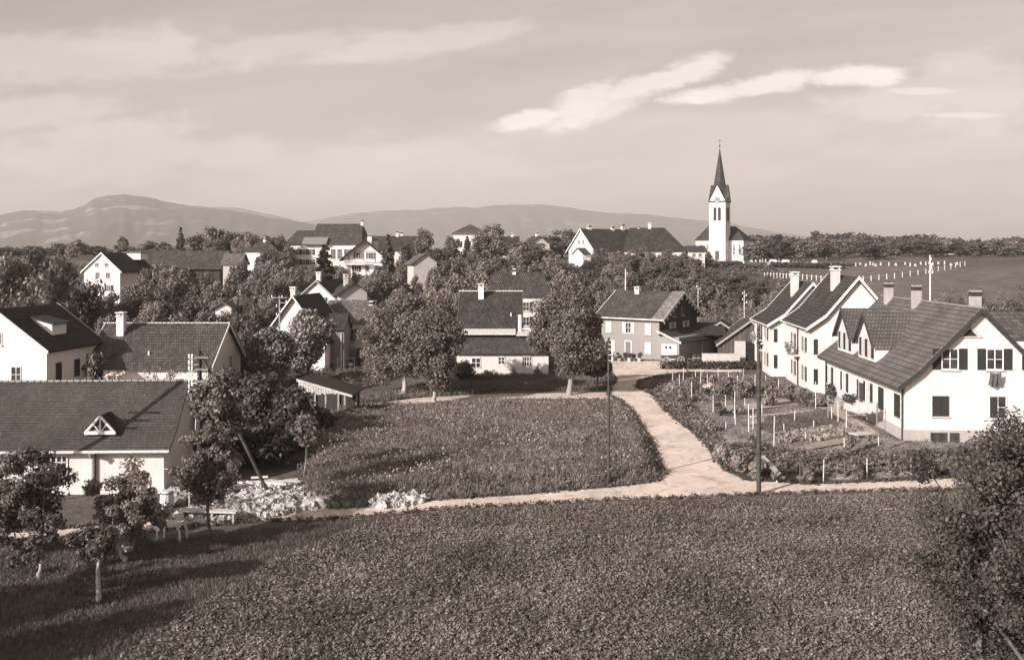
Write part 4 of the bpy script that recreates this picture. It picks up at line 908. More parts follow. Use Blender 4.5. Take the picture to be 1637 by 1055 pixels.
V2 = House('hillside_house', 'tiny white house high in the wood at the right skyline', 'house', (px2(1518, 395), 395, 12.6), 20, 6.5, 7, 16.0, 19.8, ov=.3, roof=rooftile(.12)); V2.win('S', 1, 1.8, .9, 1.2, None); V2.win('S', -1.2, 1.8, .9, 1.2, None)
# roofs peeping out on the skyline at left
for lab, px, ya, D, w, l, rz, v in (('small dark roof with two chimneys on the left skyline behind the orchard', 432, 386, 222, 6, 7, 60, .06), ('tiny roof on the skyline left of the long farmhouse', 862, 377, 250, 6, 5, 20, .07), ('dark roof behind the tall dark tree on the central skyline', 828, 378, 262, 8, 9, 90, .05), ('little grey gable peeping out of the orchard trees', 357, 482, 112, 1.9, 3, 0, .12), ('pale gabled cottage half hidden on the left skyline', 413, 388, 225, 4.5, 6, 10, .07)):
    h = House('hillside_cottage', lab, 'house', (px2(px, D), D, pz(ya, D) - 6.5), rz, w, l, pz(ya, D) - w * .4, pz(ya, D), ov=.4, roof=rooftile(v), wall=plaster(.6, .2))
    if D > 200: h.chimney(0, 1.6, pz(ya - 6, D), .6, style=2, mat=plaster(.75, .1))
    h.win('S', 0, 3.2, .7, .9, None)

# ------------------------------------------------------------------ church
CH = empty('church', (px2(1146.5, 300), 300, 12.1), -30, 'white village church with clock tower and tall pointed spire on the hill', 'church')
cw = plaster(.80, .1); tw = 2.65; zg = 18.2; za = 23.3; zt = 35.8; slate = rooftile(.07, row=.35, moss=.2)
MB().box(-tw, tw, 0, 2 * tw, -2, zg).build('tower', cw, CH)
b = MB(); b.prism([(-tw, zg), (tw, zg), (0, za)], .02, .5); b.prism([(-tw, zg), (tw, zg), (0, za)], 2 * tw - .5, 2 * tw - .02)
b.prism([(.02, zg), (2 * tw - .02, zg), (tw, za)], -tw + .01, -tw + .5, 'x'); b.prism([(.02, zg), (2 * tw - .02, zg), (tw, za)], tw - .5, tw - .01, 'x'); b.build('tower_gable', cw, CH)
b = MB(); c = (0, tw)
# spire: eight-sided, with gable roofs running into it
ring = []; 
for k in range(8):
    a = math.pi / 8 + k * math.pi / 4; r0 = tw * .98; ring.append((c[0] + r0 * math.cos(a) * .92, c[1] + r0 * math.sin(a) * .92, za - 3.0))
tip = (c[0], c[1], zt)
b.add(ring + [tip], [(k, (k + 1) % 8, 8) for k in range(8)] + [tuple(range(7, -1, -1))])
for (ax, ay) in ((0, -1), (0, 1), (-1, 0), (1, 0)):       # little saddle roofs over the four gables
    e = tw + .25; px_, py_ = -ay, ax
    def pnt(f, s_, z): return (c[0] + ax * f + px_ * s_, c[1] + ay * f + py_ * s_, z)
    for sg in (-1, 1):
        b.add([pnt(e, 0, za + .25), pnt(e, sg * (tw + .2), zg - .3), pnt(tw * .2, sg * (tw + .2), zg - .3), pnt(0, 0, za + .25)], [(0, 1, 2, 3)])
b.build('spire', slate, CH)
b = MB(); b.tube((*c, zt - .3), (*c, zt + 2.6), .09, .05, 6); b.box(-.5, .5, tw - .06, tw + .06, zt + 1.9, zt + 2.05); b.tube((*c, zt + .2), (*c, zt + .55), .28, .28, 8); b.build('cross', plain(.05), CH)
def clock(face, z):
    fx = {'S': lambda u, v, n: (u, -n, z + v), 'R': lambda u, v, n: (tw + n, tw + u, z + v)}[face]
    b = MB(); P = [fx(1.02 * math.cos(t * math.pi / 16), 1.02 * math.sin(t * math.pi / 16), .12) for t in range(32)]; P0 = [fx(1.02 * math.cos(t * math.pi / 16), 1.02 * math.sin(t * math.pi / 16), .0) for t in range(32)]
    b.add(P + P0, [tuple(range(32))] + [(i, (i + 1) % 32, (i + 1) % 32 + 32, i + 32) for i in range(32)]); o = b.build('clock_face', plain(.30), CH)
    q = MB()
    for k in range(12):
        a = k * math.pi / 6; q.tube(fx(.72 * math.cos(a), .72 * math.sin(a), .16), fx(.95 * math.cos(a), .95 * math.sin(a), .16), .05, n=4)
    q.tube(fx(0, 0, .18), fx(.35, .3, .18), .06, n=4); q.tube(fx(0, 0, .18), fx(-.1, .75, .18), .05, n=4); q.build('clock_hands', plain(.03), o)
clock('S', 18.6); clock('R', 18.6)
def arch(u, z, w, h, face):
    b = MB(); pts = [(u - w / 2, z), (u + w / 2, z), (u + w / 2, z + h - w / 2)] + [(u + w / 2 * math.cos(t), z + h - w / 2 + w / 2 * math.sin(t)) for t in (.5, 1.05, 1.57, 2.1, 2.64)] + [(u - w / 2, z + h - w / 2)]
    if face == 'S': b.prism(pts, -.06, -.003)
    else: b.prism([(tw + p[0], p[1]) for p in pts], tw + .003, tw + .06, 'x')
    o = b.build('belfry_opening', plain(.03), CH)
    q = MB()
    for i in range(7):
        zz = z + .3 + i * (h - .8) / 7
        if face == 'S': q.box(u - w / 2 + .05, u + w / 2 - .05, -.1, -.062, zz, zz + .08)
        else: q.box(tw + .062, tw + .1, tw + u - w / 2 + .05, tw + u + w / 2 - .05, zz, zz + .08)
    q.build('louvres', plain(.12), o)
for f in ('S', 'R'):
    for u in (-.72, .72): arch(u, 12.0, 1.0, 4.3, f)
b = MB(); b.box(-tw - .1, tw + .1, -.1, 2 * tw + .1, 11.3, 11.5); b.build('string_course', plain(.55), CH)
b = MB(); b.box(-.7, .7, -.06, -.004, -.5, 2.4); b.build('door', plain(.08), CH)
b = MB(); nx0, nx1, ny0, ny1 = -8.3, 7.4, 3.6, 13.6; b.box(nx0, nx1, ny0, ny1, -2, 5.9); b.build('nave', cw, CH)
b = MB(); e = .5; zr = 10.4; ym = (ny0 + ny1) / 2
b.add([(nx0 - e, ny0 - e, 5.8), (nx1 + e, ny0 - e, 5.8), (nx1 + e, ny1 + e, 5.8), (nx0 - e, ny1 + e, 5.8), (nx0 + 2.4, ym, zr), (nx1 - 4.0, ym, zr)], [(0, 1, 5, 4), (1, 2, 5), (2, 3, 4, 5), (3, 0, 4), (3, 2, 1, 0)]); b.build('nave_roof', slate, CH)
for x in (-6.6, -4.4, 4.4, 6.2): MB().prism([(x - .4, 1.2), (x + .4, 1.2), (x + .4, 4.2), (x, 4.7), (x - .4, 4.2)], ny0 - .06, ny0 - .004).build('nave_window', glass(.08), CH)

# ------------------------------------------------------------------ graveyard and its fence
G = 'white headstones in the graveyard by the church'
rr = random.Random(12); k = 0
def headstone(w, h, cross=False):
    r = empty('headstone', (0, 0, 0), 0, 'small white headstone in the graveyard right of the church', 'gravestone', G)
    b = MB(); b.prism([(-w / 2, -.3), (w / 2, -.3), (w / 2, h * .75), (w * .28, h), (-w * .28, h), (-w / 2, h * .75)], -.12, .12); b.build('stone', plain(.45), r)
    MB().box(-w / 2 - .12, w / 2 + .12, -.25, .25, -.3, .12).build('base', plain(.5), r); return r
hp = [headstone(.7, 1.15), headstone(.55, 1.5), headstone(.9, .95)]
spots = []
for px, py in [(1182, 409), (1188, 411), (1202, 411), (1215, 411), (1219, 408), (1231, 409), (1236, 408), (1239, 410), (1244, 409), (1246, 408), (1224, 414), (1227, 424), (1259, 427), (1268, 427), (1272, 424), (1278, 425), (1279, 420), (1284, 419), (1291, 421), (1298, 421), (1306, 421), (1313, 424), (1274, 417), (1329, 424), (1183, 416), (1189, 423), (1200, 408), (1208, 412),
               (1368, 428), (1375, 426), (1384, 430), (1391, 431), (1400, 430), (1408, 434), (1421, 430), (1432, 431), (1447, 432), (1455, 433), (1463, 433), (1472, 434), (1480, 433), (1490, 434), (1500, 434), (1510, 435), (1520, 435), (1530, 436), (1345, 426), (1352, 428), (1396, 424)]:
    D = 236 + rr.uniform(-4, 8) if py > 416 else 285
    spots.append((px2(px, D), D))
for i, (x, y) in enumerate(spots):
    src = hp[i % 3]; o = src if i < 3 else copy_tree(src); o.location = (x, y, hf(x, y)); o.rotation_euler.z = rr.uniform(-.4, .1); o.scale = (.6, .6, .62)
fe = empty('graveyard_fence', (px2(1222, 205), 205, 0), 0, 'long low fence of white posts along the field below the graveyard', 'fence')
pl = [(1222, 441, 200), (1242, 445, 200), (1262, 448, 199), (1290, 450, 198), (1320, 451, 196), (1380, 448, 196), (1430, 446, 200), (1480, 443, 208), (1520, 441, 218), (1550, 436, 232)]
fx, fy = px2(1222, 205), 205
pts_f = []
for i in range(len(pl) - 1):
    for k in range(4): t = k / 4; pts_f.append((pl[i][0] * (1 - t) + pl[i + 1][0] * t, pl[i][2] * (1 - t) + pl[i + 1][2] * t))
w3 = [(px2(p, d), d, hf(px2(p, d), d)) for p, d in pts_f]
for x, y, z in w3: MB().box(x - fx - .075, x - fx + .075, y - fy - .075, y - fy + .075, z - .2, z + 1.15).build('post', plain(.6), fe)
b = MB()
for a, c in zip(w3, w3[1:]): b.tube((a[0] - fx, a[1] - fy, a[2] + .9), (c[0] - fx, c[1] - fy, c[2] + .9), .03, n=4)
b.build('rail', plain(.5), fe)
G = 'pale tomb slabs on the graveyard bank'
for i, (px, py, w) in enumerate([(1184, 420, 1.3), (1236, 421, 2.0), (1257, 417, 1.8), (1302, 428, 1.5), (1253, 425, 1.2)]):
    D = 240 if py > 416 else 270; x = px2(px, D); r = empty('tomb', (x, D, hf(x, D)), -20, 'broad pale tomb lying on the bank right of the church', 'tomb', G)
    MB().box(-w / 2, w / 2, -.6, .6, -.6, .9).build('plinth', plain(.5), r); MB().prism([(-w / 2, .902), (w / 2, .902), (w / 2 - .3, 1.3), (-w / 2 + .3, 1.3)], -.5, .5).build('slab', plain(.5), r)
hd = MB(); 
rg = np.random.default_rng(8); pts = []
for t in np.linspace(0, 1, 26):
    px = 1235 + t * 110; D = 222 - t * 2; X = px2(px, D); pts.append((X, D, hf(X, D) + .6, .9))
V, Q = crown_arrays(rg, np.array(pts), 110, .35); tag(np_mesh('hedge', V, Q, foliage(.06, .4)), 'clipped dark hedge slanting below the graveyard', 'hedge')

# ------------------------------------------------------------------ poles
def pole(name, label, x, y, h, r, mat, arms=(), ins=(), lean=None, z=None):
    z = surf(x, y) if z is None else z; o = empty(name, (x, y, z), 0, label, 'utility pole')
    MB().tube((0, 0, -.4), (0, 0, h), r, r * .72, 10).build('pole', mat, o)
    for (za_, L) in arms: MB().box(-L, L, -.05 - r, .05 - r, za_ - .05, za_ + .05).build('crossarm', plain(.2), o)
    for (dx, zi) in ins:
        b = MB(); b.tube((dx, -r - .08, zi - .10), (dx, -r - .08, zi + .02), .035, .055, 8); b.tube((dx, -r - .08, zi + .02), (dx, -r - .08, zi + .13), .06, .03, 8)
        if abs(dx) > .05: b.tube((0, -r * .6, zi - .12), (dx, -r - .08, zi - .12), .02, n=4)
        b.build('insulator', plain(.8), o)
    return o
W1 = plain(.055, var=.4)
x, y = gp(1213, 790); pole('utility_pole', 'tall dark wooden pole at the near edge of the road, before the white houses', x, y, pz(520, y), .13, W1, ins=[(-.22, pz(527, y)), (.22, pz(540, y)), (-.22, pz(548, y)), (.22, pz(556, y))])
x, y = gp(973, 775); pole('utility_pole', 'slim brown utility pole standing at the edge of the meadow', x, y, pz(541, y), .085, W1, ins=[(.2, pz(548, y)), (.2, pz(556, y)), (.2, pz(565, y)), (.2, pz(574, y))])
x, y = px2(310, 48.5), 48.5; z0 = 0
op = pole('utility_pole', 'dark pole with rows of white insulators and a long leaning strut, beside the near cottage', px2(319, y), y, pz(561, y), .15, plain(.03), arms=[(pz(571 + k * 19, y), .5) for k in range(4)], ins=[(sx, pz(569 + k * 9.5, y)) for k in range(8) for sx in (-.46, -.30)])
MB().tube((.05, 0, pz(561, y) - .1), (px2(436, 49.2) - px2(319, y), .7, -.2), .07, .10, 10).build('strut', plain(.07, var=.6, sc=2.5), op)
MB().tube((-.25, .1, 3.0), (-.2, .1, pz(640, y)), .035, .03, 8).build('stay', plain(.5), op)
x = px2(447, 92); pole('utility_pole', 'thin grey telephone pole with one crossarm before the blossomed tree', x, 92, pz(473, 92), .10, plain(.3), arms=[(pz(476, 92), .8)], ins=[(-.7, pz(474, 92)), (.3, pz(474, 92)), (.7, pz(482, 92)), (-.25, pz(489, 92)), (.25, pz(495, 92)), (-.25, pz(502, 92))])
x = px2(1000, 140); pole('utility_pole', 'pale thin pole above the roof of the brown house', x, 140, pz(430, 140) - hf(x, 140), .11, plain(.6), ins=[(0, pz(433, 140) - hf(x, 140)), (.25, pz(437, 140) - hf(x, 140))])
x = px2(1190, 120); pole('utility_pole', 'grey pole with white insulators rising behind the open barn', x, 120, pz(466, 120), .10, plain(.4), ins=[(-.25, pz(470, 120)), (.25, pz(473, 120)), (-.25, pz(480, 120)), (.25, pz(484, 120))])
x = px2(1116, 130); pole('utility_pole', 'pole with clustered insulators beside the brown house gable', x, 130, pz(456, 130) - hf(x, 130), .09, plain(.35), ins=[(-.25, pz(458, 130) - hf(x, 130)), (.25, pz(461, 130) - hf(x, 130)), (0, pz(468, 130) - hf(x, 130))])
x = px2(1487, 108); pole('utility_pole', 'pale pole with large white insulators rising behind the ridge of the row house', x, 108, pz(408, 108), .12, plain(.55), ins=[(sx * .22, pz(414 + k * 7, 108)) for k in range(4) for sx in ((-1, 1) if k % 2 else (0.2,))])
# off to the left of the frame: the pole whose shadow lies across the cottage roof
pole('utility_pole', 'tall dark pole beyond the left edge whose shadow crosses the cottage roof', -28.4, 44.4, 11.6, .16, W1, arms=[(8.8, .8), (8.2, .8), (7.6, .7)])

# ------------------------------------------------------------------ garden
G = 'thin stakes standing in the garden'
def stake(px0, py0, py1, r=.035, lab='pale thin stake standing among the garden beds'):
    x, y = gp(px0, py0, .3); h = pz(py1, y) - .3
    o = empty('garden_stake', (x, y, .3), 0, lab, 'stake', G); MB().tube((0, 0, -.5), (random.uniform(-.05, .05), 0, h), r, r * .8, 6).build('post', plain(.62), o)
for a in [(1075, 612, 592), (1092, 615, 588), (1120, 618, 590), (1131, 622, 598), (1148, 618, 588), (1165, 622, 594), (1180, 628, 600), (1188, 616, 590), (1207, 624, 598), (1160, 655, 632), (1190, 660, 636), (1216, 642, 616), (1232, 640, 616), (1270, 676, 655), (1330, 672, 650), (1288, 706, 690), (1350, 716, 700), (1245, 628, 606), (1086, 627, 598), (1106, 640, 609), (1112, 622, 592), (1154, 637, 610), (1174, 670, 626), (1197, 692, 646), (1204, 687, 652), (1218, 665, 647), (1237, 716, 665), (1304, 655, 610), (1316, 762, 735), (1242, 763, 754), (1386, 758, 733), (1456, 756, 732),
          (1254, 692, 677), (1301, 688, 672), (1405, 716, 698), (1176, 680, 655), (1160, 688, 675), (1100, 598, 575), (1224, 628, 600), (1066, 598, 570), (1140, 660, 632), (1340, 678, 640), (1353, 690, 655)]:
    stake(*a)
rg = np.random.default_rng(77)
G = 'shrubs and plants of the sunny garden'
gb = [(1100, 630, 602, 22), (1112, 632, 600, 22), (1124, 634, 604, 20), (1150, 640, 604, 24), (1182, 638, 602, 26), (1200, 634, 604, 24), (1222, 630, 602, 24), (1240, 626, 600, 22), (1262, 645, 618, 26), (1284, 640, 618, 24), (1078, 628, 606, 30), (1095, 645, 615, 34), (1140, 625, 592, 30), (1165, 632, 600, 34), (1190, 618, 594, 30), (1232, 650, 612, 40), 
      (1075, 610, 596, 24), (1130, 612, 596, 30), (1160, 612, 597, 28), (1212, 612, 596, 26), (1260, 636, 606, 30), (1150, 664, 640, 30), (1185, 664, 640, 34), (1205, 720, 690, 36),
      (1135, 690, 665, 34), (1090, 655, 632, 30), (1155, 735, 700, 36), (1180, 750, 715, 44), (1215, 762, 725, 44), (1248, 764, 728, 40), (1295, 764, 735, 40),
      (1370, 760, 728, 40), (1362, 725, 690, 26), (1290, 650, 625, 36), (1310, 650, 622, 26), (1480, 756, 732, 44), (1388, 716, 690, 24), 
      (1520, 756, 728, 44)]
gbp = []
for i in range(4):
    cl = make_clumps(rg, 12, .62, .42, .5, .18, .34); V, Q = crown_arrays(rg, cl, 60, .13)
    o = np_mesh('garden_shrub', V, Q, foliage([.22, .14, .26, .19][i], .4, 0, 1.5)); gbp.append(o)
for i, (px, py0, py1, w) in enumerate(gb):
    x, y = gp(px, py0, .3); o = gbp[i % 4] if i < 4 else gbp[i % 4].copy()
    if i >= 4: COL.objects.link(o)
    s = w * y / F / 1.5; hgt = max(.5, pz(py1, y) - .3); o.location = (x, y, .2); o.scale = (s, s, hgt * .95); o.rotation_euler.z = random.uniform(0, 6)
    tag(o, 'leafy shrub or bean plant growing in the garden beside the road', 'shrub', G)
BK = world_poly([(1062, 606), (1100, 604), (1222, 611), (1262, 632), (1255, 642), (1160, 648), (1120, 655), (1075, 628)])
P = scatter(BK, 900, 41); leafy_ground('garden_plants', P, garden_z(P), 8, .22, .42, .15, foliage(.22, .4, .0, .8), 42, 'mixed vegetables and flowers filling the garden beds', 'plants')
LETT = world_poly([(1237, 716), (1245, 702), (1300, 694), (1370, 688), (1378, 703), (1310, 712)])
P = scatter(LETT, 190, 43); leafy_ground('lettuce_bed', P, garden_z(P), 26, .22, .22, .20, foliage(.36, .35, .0, 2.0), 44, 'bed of pale cabbages or lettuces in front of the row house', 'vegetables')
FR = world_poly([(1162, 742), (1150, 725), (1210, 722), (1300, 738), (1500, 733), (1660, 735), (1700, 750), (1500, 759), (1300, 767), (1205, 763)])
P = scatter(FR, 1500, 45); leafy_ground('roadside_plants', P, garden_z(P), 10, .28, .36, .15, foliage(.17, .45, .0, .7), 46, 'tangled bushes and weeds along the garden edge of the road', 'plants')
BANK = world_poly([(1042, 614), (1062, 610), (1075, 632), (1100, 655), (1140, 690), (1160, 720), (1175, 745), (1160, 748), (1140, 716), (1112, 688), (1086, 672), (1062, 650), (1048, 630)])
P = scatter(BANK, 1500, 47); leafy_ground('bank_plants', P, garden_z(P), 9, .26, .32, .14, foliage(.2, .4, .0, .9), 48, 'wild plants on the bank between the garden and the dirt road', 'plants')
P = scatter(GARDEN, 9000, 49); blades('garden_grass', P, garden_z(P), .16, .04, foliage(.14, .4), 50, .6, 'short grass and weeds between the garden beds', 'grass')
for i, (pts_, lab) in enumerate([([(1142, 610), (1148, 622)], 'x')]):
    pass
x, y = gp(1138, 636, .3); cl = make_clumps(rg, 12, .8, .3, 1.0, .12, .2); V, Q = crown_arrays(rg, cl, 26, .17); o = tag(np_mesh('peony_bush', V, Q, foliage(.66, .1)), 'clump of large white blooms in the middle of the garden', 'flowers'); o.location = (x, y, .3)
# grass and clutter: boards, frames, path curbs
a_, c_ = gp(1219, 732, .9), gp(1245, 756, .9); P0, P1 = Vector((*a_, 1.0)), Vector((*c_, .85)); dv = (P1 - P0).normalized(); sv = Vector((dv.y, -dv.x, -.5)).normalized() * .13; up_ = dv.cross(sv).normalized() * .03
MBp = MB(); MBp.add([P0 - sv - up_, P0 + sv - up_, P1 + sv - up_, P1 - sv - up_, P0 - sv + up_, P0 + sv + up_, P1 + sv + up_, P1 - sv + up_], [(0, 3, 2, 1), (4, 5, 6, 7), (0, 1, 5, 4), (1, 2, 6, 5), (2, 3, 7, 6), (3, 0, 4, 7)])
tag(MBp.build('plank', plain(.30, var=.4)), 'long grey plank slanting through the weeds behind the near dark pole', 'plank')
for i, (p0, p1, lab) in enumerate([((1160, 652), (1262, 641), 'low pale kerb of the upper garden path'), ((1200, 668), (1300, 658), 'low pale kerb of the lower garden path')]):
    a, c = gp(*p0, .35), gp(*p1, .35); L = math.hypot(c[0] - a[0], c[1] - a[1]); o = MB().box(0, L, -.09, .09, -.2, .14).build('path_kerb', plain(.5)); o.location = (a[0], a[1], .35); o.rotation_euler = (0, 0, math.atan2(c[1] - a[1], c[0] - a[0])); tag(o, lab, 'kerb')
GP = world_poly([(1262, 728), (1310, 716), (1400, 703), (1420, 707), (1330, 722), (1270, 734)]); sheet('garden_path', GP, .43, gravel_road(.30))
for i, pp in enumerate([[(1150, 651), (1262, 640), (1320, 646), (1325, 652), (1262, 649), (1165, 660)], [(1300, 648), (1330, 646), (1400, 690), (1420, 706), (1395, 703), (1350, 672)], [(1196, 672), (1300, 660), (1302, 664), (1200, 680)]]): sheet('garden_path', world_poly(pp, .35), .41, gravel_road(.42))
q = scatter(world_poly([(1215, 684), (1225, 668), (1320, 655), (1370, 684), (1240, 694)], .4), 9000, 55); blades('bed_grass', q, garden_z(q), .22, .03, foliage(.12, .3, 0, .4), 56, .4, 'short dark lawn or seedlings on the mounded bed in the middle of the garden', 'grass')
# washing and table by the row house
x, y = gp(1402, 690, .1); cl_ = empty('clothes_line', (x, y, .1), 0, 'garden clothes line with pale sheets beside the row house', 'clothes line')
for dx, dy in ((0, 0), (-2.3, 3.6)): MB().tube((dx, dy, -.4), (dx, dy, 2.1), .05, n=6).build('post', plain(.2), cl_)
MB().tube((0, 0, 2.05), (-2.3, 3.6, 2.05), .012, n=4).build('line', plain(.3), cl_)
def cloth(name, lab, p0, p1, z1, z0, mat, seed):
    rg = np.random.default_rng(seed); nx, nz = 14, 10; u = np.linspace(0, 1, nx); v = np.linspace(0, 1, nz); Uu, Vv = np.meshgrid(u, v)
    d = np.array(p1) - np.array(p0); nrm = np.array([-d[1], d[0]]) / np.linalg.norm(d); wv = .09 * np.sin(Uu * 17 + 1) * Vv + .25 * Vv ** 2
    X = p0[0] + d[0] * Uu + nrm[0] * wv; Y = p0[1] + d[1] * Uu + nrm[1] * wv; Z = z1 - (z1 - z0) * Vv - .06 * np.sin(Uu * np.pi) + .05 * np.sin(Uu * 9) * Vv
    i = np.arange(nx - 1)[None, :] + np.arange(nz - 1)[:, None] * nx
    return tag(np_mesh(name, np.stack([X, Y, Z], -1).reshape(-1, 3), np.stack([i, i + 1, i + 1 + nx, i + nx], -1).reshape(-1, 4), mat, smooth=True), lab, 'laundry')
cloth('bed_sheet', 'white bed sheet hanging on the garden clothes line', (x - .15, y + .25), (x - 1.5, y + 2.35), 2.12, 1.35, plain(.36), 1)
cloth('towel', 'small grey towel hanging on the clothes line beside the white sheet', (x - 1.6, y + 2.5), (x - 2.0, y + 3.1), 2.1, 1.3, plain(.2), 2)
rzU = R(-3.3)
o = cloth('blanket', 'dark blanket hanging below the upper gable window of the row house', (0, 0), (.75, 0), 4.85, 3.9, plain(.10), 3); o.location = (px2(1581, 63.75), 63.6, 0); o.rotation_euler.z = rzU
x, y = gp(1377, 708, .1); tb = empty('garden_table', (x, y, .1), 20, 'low garden table with a pale sloping top beside the row house', 'table'); MB().box(-.7, .7, -.45, .45, .62, .68).build('tabletop', plain(.5), tb)
for sx in (-1, 1):
    for sy in (-1, 1): MB().box(sx * .6 - .03, sx * .6 + .03, sy * .38 - .03, sy * .38 + .03, -.1, .618).build('leg', plain(.2), tb)
fx0 = gp(1242, 763, .3); gf = empty('garden_fence', (fx0[0], fx0[1], .3), 0, 'thin wire fence with short dark posts along the road edge of the garden', 'fence')
fpts = [gp(px, py, .3) for px, py in ((1242, 763), (1279, 765), (1350, 762), (1421, 761), (1492, 758), (1530, 757))]
for fx1, fy1 in fpts: MB().tube((fx1 - fx0[0], fy1 - fx0[1], -.3), (fx1 - fx0[0], fy1 - fx0[1], .95), .03, n=6).build('post', plain(.12), gf)
for zz in (.45, .85):
    wm_ = MB()
    for (ax_, ay_), (bx_, by_) in zip(fpts, fpts[1:]): wm_.tube((ax_ - fx0[0], ay_ - fx0[1], zz), (bx_ - fx0[0], by_ - fx0[1], zz), .012, n=4)
    wm_.build('wire', plain(.1), gf)
# standard rose / small tree by the row house, loungers
def near_tree(name, label, px, pyb, ytop, wpx, seed, mat, z0=1.2, ncl=34, per=150, size=.15, trunkr=.10, tm=None, cat='tree', zg=None, nb=7, rmin=.3, rmax=.62, shape=1.0, D=None, lean=0):
    if D is None: x, D = gp(px, pyb)
    else: x = px2(px, D)
    z = surf(x, D) if zg is None else zg; hh = pz(ytop, D) - z; rx = wpx * D / F / 2
    o = broadleaf(seed, ncl, per, size, mat, hh=hh, rx=rx, z0=z0, rmin=rmin, rmax=rmax, shape=shape, trunkr=trunkr, nb=nb, tm=tm)
    o.name = name; o.location = (x, D, z); o.rotation_euler = (0, R(lean), seed); tag(o, label, cat); return o
wb = plain(.38, var=.5, sc=4)
near_tree('rose_tree', 'small bushy standard tree on a stake before the row house wall', 1352, 690, 630, 44, 601, foliage(.11), z0=1.5, ncl=10, per=90, size=.13, trunkr=.05, rmin=.22, rmax=.4, D=70)
near_tree('rose_tree', 'small dark climbing shrub at the corner of the middle white house', 1328, 660, 612, 18, 602, foliage(.08), z0=.3, ncl=8, per=80, size=.14, trunkr=.05, rmin=.25, rmax=.45, D=81)
# ------------------------------------------------------------------ big single trees
near_tree('tree', 'large full tree with pale trunk at the far edge of the meadow', 645, 642, 462, 150, 611, foliage(.17, .35), z0=.8, ncl=150, per=400, size=.155, trunkr=.26, tm=wb, D=86, rmin=.7, rmax=1.25, shape=1.2)
near_tree('tree', 'bushy tree joined to the right side of the large meadow tree', 694, 640, 484, 108, 612, foliage(.19, .35), z0=.8, ncl=100, per=360, size=.155, trunkr=.18, tm=wb, D=82, rmin=.6, rmax=1.1)
near_tree('tree', 'tall dense tree with forked trunk standing beside the path left of the road', 910, 632, 447, 124, 613, foliage(.15, .35), z0=1.5, ncl=165, per=400, size=.155, trunkr=.26, D=86, rmin=.7, rmax=1.2, shape=1.25, tm=bark(.25))
near_tree('tree', 'small dark tree added to shade the left half of the low white annexe', 736, 612, 578, 40, 617, foliage(.10, .4), z0=.4, ncl=44, per=170, size=.17, trunkr=.08, D=96, rmin=.35, rmax=.7)  # tree added for the shade it throws on the annexe's left half
near_tree('tree', 'slender dark tree at the right of the tall forked tree', 955, 622, 560, 50, 614, foliage(.09, .4), z0=1.1, ncl=34, per=150, size=.22, trunkr=.10, D=90, rmin=.4, rmax=.8)
near_tree('blossom_tree', 'tree covered in white blossom hiding the gabled house', 492, 640, 492, 86, 615, foliage(.14, .4, .075), z0=1.0, ncl=90, per=190, size=.24, trunkr=.18, D=96, rmin=.6, rmax=1.1)
near_tree('blossom_tree', 'half-blossomed tree left of the thin telephone pole', 430, 650, 522, 80, 616, foliage(.13, .4, .03), z0=.8, ncl=90, per=180, size=.24, trunkr=.18, D=88, rmin=.6, rmax=1.1)
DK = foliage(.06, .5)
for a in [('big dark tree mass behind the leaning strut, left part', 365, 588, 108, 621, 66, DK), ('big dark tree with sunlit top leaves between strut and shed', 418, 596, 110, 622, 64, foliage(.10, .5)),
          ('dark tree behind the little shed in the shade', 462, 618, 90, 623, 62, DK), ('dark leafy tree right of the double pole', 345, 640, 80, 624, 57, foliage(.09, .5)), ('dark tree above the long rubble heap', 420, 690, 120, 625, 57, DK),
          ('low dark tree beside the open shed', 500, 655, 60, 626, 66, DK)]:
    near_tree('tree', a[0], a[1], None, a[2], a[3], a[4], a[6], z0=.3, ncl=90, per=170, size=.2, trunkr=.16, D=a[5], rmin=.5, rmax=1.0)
near_tree('fruit_tree', 'small sunlit young fruit tree with pale leaves standing at the meadow edge', 487, 770, 664, 68, 631, foliage(.36, .3), z0=1.7, ncl=26, per=110, size=.13, trunkr=.06, rmin=.25, rmax=.5, tm=plain(.25), nb=10)
near_tree('fruit_tree', 'fruit tree with dark thin trunk standing behind the trestle bench', 335, 858, 680, 120, 632, foliage(.19, .45), z0=1.4, ncl=54, per=210, size=.10, trunkr=.08, rmin=.22, rmax=.52, nb=12)
near_tree('fruit_tree', 'fruit tree with white-washed trunk in front of the near cottage', 200, 900, 722, 125, 633, foliage(.22, .45), z0=.45, ncl=58, per=210, size=.10, trunkr=.09, tm=wb, rmin=.2, rmax=.5, nb=12)
near_tree('fruit_tree', 'fruit tree with forked pale trunk and low spreading boughs, nearest of the orchard', 158, 962, 838, 90, 634, foliage(.12, .5), z0=1.3, ncl=30, per=260, size=.10, trunkr=.09, tm=wb, rmin=.25, rmax=.45)
near_tree('fruit_tree', 'dark leafy fruit tree at the lower left edge in front of the cottage', 62, 925, 712, 165, 635, foliage(.14, .5), z0=.5, ncl=76, per=190, size=.10, trunkr=.08, tm=wb, rmin=.25, rmax=.55)
near_tree('fruit_tree', 'dark fruit tree outermost at the left, half out of the picture', -40, 905, 690, 150, 636, foliage(.09, .5), z0=1.0, ncl=50, per=120, size=.16, trunkr=.1, rmin=.3, rmax=.65)
near_tree('tree', 'large dark leafy tree filling the lower right corner', 1665, 1120, 655, 390, 641, foliage(.075, .5), z0=.0, ncl=200, per=380, size=.075, trunkr=.16, D=27.5, rmin=.35, rmax=.8, nb=14)
near_tree('tree', 'low bushy tree at the right in front of the garden road', 1565, 1000, 790, 190, 642, foliage(.08, .5), z0=-.3, ncl=90, per=380, size=.07, trunkr=.1, D=29.5, rmin=.3, rmax=.6, nb=10)
